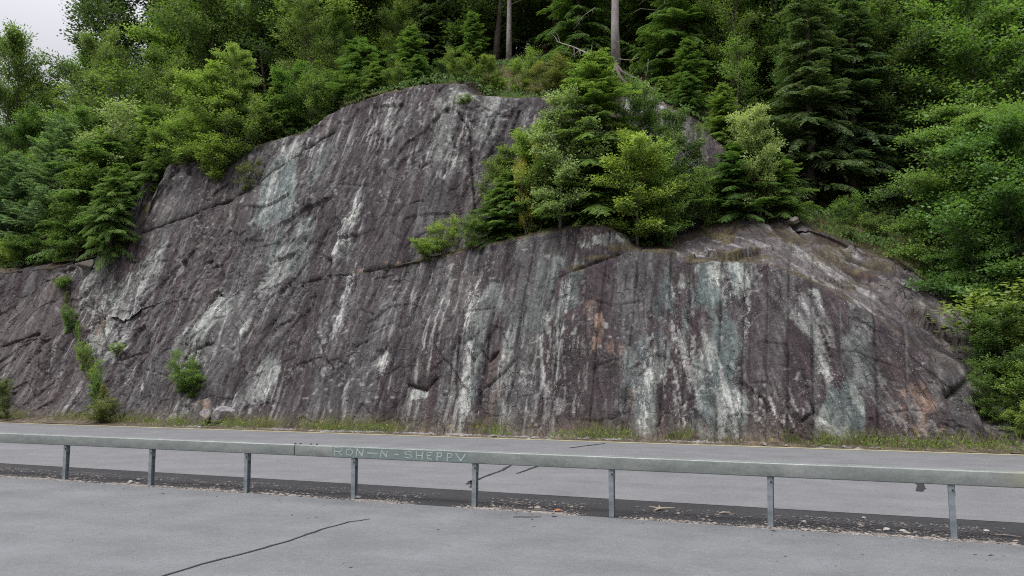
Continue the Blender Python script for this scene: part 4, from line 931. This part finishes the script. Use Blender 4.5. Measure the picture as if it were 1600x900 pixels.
# bare trunks seen between the crowns
def bare_trunk(px, py0, Y, dia, label, top=15, mat=M_BARKG, roots=False, lean=0, crown='conB'):
    X = at_Y(px, py0, Y)[0]; Z = at_Y(px, py0, Y)[2] if roots else ground_z(X, Y)-.1
    o = empty('bare_trunk_pine' if roots else 'bare_tree', (X, Y, Z)); m = MB()
    rr = random.Random(int(px)); P = [(lean*k*top+rr.gauss(0, .02), rr.gauss(0, .02), top*k) for k in np.linspace(0, 1, 10)]
    m.tube(P, [dia/2*(1.25 if k == 0 else 1)*(1-.6*k/9) for k in range(10)], 12); link('trunk', m.mesh('trunk', True), mat, o)
    c = bpy.data.objects.new('crown', PR[crown][1]); COL.objects.link(c); c.parent = o; c.location = (0, 0, top*.62); c.scale = (.7, .7, .55)
    c.material_slots[0].link = 'OBJECT'; c.material_slots[0].material = LM['dark']
    if not roots:
        for k in range(5):
            m = MB(); a = rr.uniform(0, 6.28); z = rr.uniform(2, 7); l = rr.uniform(.6, 1.4); m.tube([(0, 0, z), (math.cos(a)*l, math.sin(a)*l, z+.1), (math.cos(a)*l*1.4, math.sin(a)*l*1.4, z-.15)], [.02, .012, .004], 4); link('dead_limb', m.mesh('dead_limb'), M_DEAD, o)
    return tag(o, label, 'tree', None if roots else None)
bt = bare_trunk(962, 102, 31.6, .33, 'tall bare grey pine trunk rooted on the rock edge above the bench thicket', roots=True)
rr = random.Random(8)
for k, (pts, r0) in enumerate([([(962,100),(968,118),(985,140),(1012,156)], .13), ([(960,98),(972,112),(1000,126),(1022,140),(1034,152)], .10), ([(962,104),(955,120),(945,135)], .10), ([(975,118),(992,133),(1002,150),(1004,166)], .06), ([(985,125),(1005,138),(1018,160)], .05), ([(966,92),(985,94),(998,90)], .02), ([(1008,128),(1012,108),(1013,92)], .025)]):
    o0 = at_Y(962, 102, 31.6); P = []
    for j, (a, b_) in enumerate(pts): q = at_Y(a, b_, 31.5-.15*j); P.append(tuple(q-o0))
    m = MB(); m.tube(P, [r0*.7*(1-.20*j) for j in range(len(P))], 7); link('root', m.mesh('root', True), M_BARK if k < 5 else M_DEAD, bt)
bare_trunk(796, 70, 36.0, .25, 'dark straight trunk in the shaded woods above the dome top')
bare_trunk(1040, 60, 35.5, .12, 'thin pale trunk among the conifers right of the bare pine', top=11)
bare_trunk(905, 50, 38, .18, 'thin grey trunk in the woods just left of the bare pine')
# fallen dead branches
def dead(name, pts, Y, r0, label, seed, ntw=9):
    rr = random.Random(seed); P = [at_Y(a, b_, Y+i*.12) for i, (a, b_) in enumerate(pts)]; o0 = P[0]; o = empty(name, tuple(o0)); Q = [tuple(p-o0) for p in P]
    m = MB(); m.tube(Q, [r0*(1-.75*i/(len(Q)-1)) for i in range(len(Q))], 6); link('branch', m.mesh('branch', True), M_DEAD, o)
    for k in range(ntw):
        i = rr.randrange(len(Q)-1); t = rr.random(); p = np.array(Q[i])*(1-t)+np.array(Q[i+1])*t; d = np.array([rr.uniform(-.5, .3), rr.uniform(-.3, .3), rr.choice([-1, -1, 1])*rr.uniform(.3, .8)])*.7
        m = MB(); m.tube([tuple(p), tuple(p+d*.5), tuple(p+d+np.array([-.1, 0, 0]))], [r0*.35, r0*.2, r0*.08], 4); link('twig', m.mesh('twig'), M_DEAD, o)
    tag(o, label, 'branch')
dead('dead_branch', [(938,92),(915,82),(895,73),(870,65)], 31.2, .045, 'fallen bare branch with short twigs on the dome top left of the bare pine', 1, 12)
dead('dead_branch', [(1155,272),(1185,268),(1215,262)], 27.9, .06, 'brown broken log in the thicket above the right bench', 2, 3)
dead('dead_branch', [(215,262),(245,256),(280,250)], 28.6, .03, 'long thin fallen stick lying along the left rock corner', 3, 2)
dead('dead_branch', [(930,12),(915,22),(895,40)], 33, .02, 'bare grey dead limb hanging left of the tall pine trunk', 4, 5)

# plants on the rock face
T('shB','maple','cliff_bush','shrub','leafy green bush growing from a ledge low on the left cliff',290,545,py=615,wf=.85)
T('shA','hem','cliff_bush','shrub','dark green lower part of the bush ledge low on the left cliff',300,575,py=618,wf=1.2)
T('shB','bright','cliff_bush','shrub','yellow green plant hanging in the earthy crack at far left, lower clump',146,560,py=622,wf=.55)
T('shA','bright','cliff_bush','shrub','small yellow green clump higher in the earthy crack at far left',108,475,py=520,wf=.5)
T('shA','bright','cliff_bush','shrub','middle yellow green clump in the earthy crack at far left',133,532,py=578,wf=.55)
T('shA','olive','cliff_bush','shrub','withered olive plant at the foot of the earthy crack',155,620,py=662,wf=1.1)
T('shA','olive','cliff_bush','shrub','yellowish weed clump at the left edge of the photo near the cliff foot',-4,585,py=645,wf=.6)
T('shA','bright','cliff_bush','shrub','tiny green tuft on the pale rock right of the earthy crack',182,535,py=552,wf=1.2)
T('shA','bright','cliff_bush','shrub','yellow green tuft at the top of the earthy crack near the lip',95,430,py=450,wf=1.2)

T('sapA','bright','crack_weed','plant','second highest weedy plant in the earthy crack at far left',120,500,py=530,wf=.5,group='plants down the earthy crack')
T('sapA','olive','crack_weed','plant','olive plant in the earthy crack just above the lower clump',140,560,py=592,wf=.55,group='plants down the earthy crack')
T('sapA','hem','crack_weed','plant','dark green plant at the widest part of the earthy crack',150,590,py=640,wf=.5,group='plants down the earthy crack')
T('sapA','olive','crack_weed','plant','topmost olive tuft in the earthy crack at far left',103,455,py=478,wf=.55,group='plants down the earthy crack')
T('sapA','olive','crack_weed','plant','olive green plant low in the earthy crack above the withered one',158,600,py=655,wf=.5,group='plants down the earthy crack')
T('sapA','olive','crack_weed','plant','tall olive weed at the very left edge near the cliff foot',6,590,py=658,wf=0.5,group='plants down the earthy crack')
T('sapB','bright','crack_weed','plant','thin yellow green trail between the small upper clump and the middle clump',122,508,py=552,wf=.45,group='plants down the earthy crack')
T('sapB','hem','crack_weed','plant','thin dark trail between the middle clump and the lower clump',143,568,py=612,wf=.5,group='plants down the earthy crack')
# grass, weeds and leaf litter
def blades(name, label, X, Y, Z, hgt, wid, lean=.35, mat='grass', tint0=.45):
    r = np.random.RandomState(len(X)); n = len(X); a = r.uniform(0, 6.28, n); P = np.stack([X, Y, Z], 1)
    A = np.stack([np.cos(a)*lean*r.uniform(.2, 1.4, n), np.sin(a)*lean*r.uniform(.2, 1.4, n), np.ones(n)], 1); Nn = np.stack([np.cos(a+1.2), np.sin(a+1.2), .2*np.ones(n)], 1)
    return tag(link(name, leaf_mesh(name, P, A, Nn, hgt, wid, tint0+r.normal(0, .2, n), 0), LM[mat]), label, None, None, 'stuff')
r = np.random.RandomState(9); n = 26000
X = r.uniform(-35, 7, n); Y = 21.25+r.uniform(0, 1, n)**.8*1.2
den = .10+.55*sst(-10, -4, X)+.35*sst(-24, -19, X)*sst(-12, -18, X)+.3*sst(0, 3, X)
kp = (fbm(X*1.6, Y, 31, 3)-.52)*1.9*den*2 > r.uniform(0, 1, n); X, Y = X[kp], Y[kp]
Zg = np.array([max(.0, ground_z(a, min(b_, 22.2))) for a, b_ in zip(X[::1], Y[::1])])
hg = r.uniform(.03, .12, len(X))*(.5+1.6*vn(X*1.9, Y, 3)**2)*(1+.9*sst(-9, -3, X))
blades('roadside_grass', 'ragged strip of green and yellowish grass along the foot of the cliff', X, Y, Zg-.01, hg, hg*.08+.006)
n = 5000; X = r.uniform(-35, 6.5, n); kp = vn(X*.9, X*0, 77) > .45; X = X[kp]; Y = 21.7+r.uniform(0, .55, len(X)); hg = r.uniform(.2, .6, len(X))
blades('dry_weeds', 'thin dry brown weed stems standing against the cliff foot', X, Y, X*0+.02, hg, X*0+.012, .5, 'olive', .5)
n = 6500; X = r.uniform(-35, 6.5, n); kp = (fbm(X*.6, X*0, 57, 3) > .56)|((X > -8) & (fbm(X*1.9, X*0, 58, 3) > .56)); X = X[kp]; Y = 21.2+r.uniform(0, .8, len(X)); Z = .02+r.uniform(0, .22, len(X)); hg = r.uniform(.03, .07, len(X))
blades('leafy_weeds', 'small bright weed leaves and yellow flower heads in the verge', X, Y, Z, hg, hg*.7, 1.8, 'broad', .5)
n = 130; X = r.uniform(-26, 3, n); Y = 21.3+r.uniform(0, .5, n); Z = .10+r.uniform(0, .22, n); hg = r.uniform(.03, .05, n)
blades('yellow_flowers', 'tiny yellow flower heads among the verge weeds', X, Y, Z, hg, hg, 1.5, 'yellow', .8)
# grass on bench, slab dirt and crest
n = 60000; X = r.uniform(-33, 6, n); t = r.uniform(0, 1, n)
y2 = Y2f(X); y1 = Y1f(X); y3 = Y3f(X); onb = (r.uniform(0, 1, n) < .45) & (Wf(X) > .3)
Y = np.where(onb, y1+.1+(y2-y1)*t, y3+.3+2.6*t); pY, pZ = prof(X)
Z = np.array([np.interp(a, b_, c_) for a, b_, c_ in zip(Y, pY, pZ)])
kp = fbm(X*.9, Y*.9, 61, 3) > np.where(onb & (X > bx[0]), .80, .55); X, Y, Z = X[kp], Y[kp], Z[kp]; hg = r.uniform(.05, .18, len(X))
blades('crest_grass', 'dry yellowish grass and moss tufts on the ledges and rock top', X, Y, Z-.03, hg*.8, hg*.08+.006, .7, 'olive', .35)
n = 90000; X = r.uniform(-45, 12, n); Y = Y3f(X)+.6+r.uniform(0, 1, n)*9; pY, pZ = prof(X); Z = np.array([np.interp(a, b_, c_) for a, b_, c_ in zip(Y, pY, pZ)])
kp = fbm(X*.8, Y*.8, 63, 3) > .44; X, Y, Z = X[kp], Y[kp], Z[kp]; r2 = r.uniform(0, 1, len(X)); hg = r.uniform(.06, .13, len(X))
blades('forest_undergrowth', 'low leafy undergrowth on the slope beneath the trees', X, Y, Z+r2*.45*vn(X*1.1, Y*1.1, 5), hg, hg*.6, 1.6, 'maple', .4)
chips(2200, -35, 5, lambda r, n: 22.1-np.abs(r.normal(0, .28, n)), .035, 'rubble', M_BOULDER, 'small broken stones fallen along the foot of the cliff', .0)
# loose rocks one can tell apart
def boulder(px, py, sx, sy, sz, lab, seed, rz=0, tiltx=0):
    import bmesh
    bm = bmesh.new(); bmesh.ops.create_icosphere(bm, subdivisions=4, radius=1); rr = random.Random(seed)
    pl = [(Vector((rr.gauss(0, 1), rr.gauss(0, 1), rr.gauss(0, 1))).normalized(), rr.uniform(.55, .85)) for _ in range(13)]
    for vtx in bm.verts:
        for nrm, d in pl:
            q = vtx.co.dot(nrm)
            if q > d: vtx.co -= nrm*(q-d)
        vtx.co = Vector((vtx.co.x*sx, vtx.co.y*sy, vtx.co.z*sz))
    me = bpy.data.meshes.new('rock_block'); bm.to_mesh(me); bm.free(); h = hit(px, py)
    o = link('rock_block', me, M_BOULDER, None, tuple(h)); o.rotation_euler = (tiltx, 0, rz); tag(o, lab, 'rock', 'loose rock blocks on the cliff')
boulder(356,652,.55,.4,.42,'pale angular block at the cliff foot below the ledge bush',1,.2,.4)
boulder(322,654,.26,.3,.32,'small pale block left of the angular block at the cliff foot',2,.7)
boulder(272,656,.3,.25,.25,'rounded grey stone at the cliff foot below the ledge bush',3)
boulder(135,414,.42,.4,.28,'pale boulder on the lip at far left beneath the hemlocks',4,.3)
boulder(1240,345,.22,.2,.14,'small dark block at the top end of the brown slab',7)
print('done', round(time.time()-T0, 1), 'objects', len(bpy.data.objects))
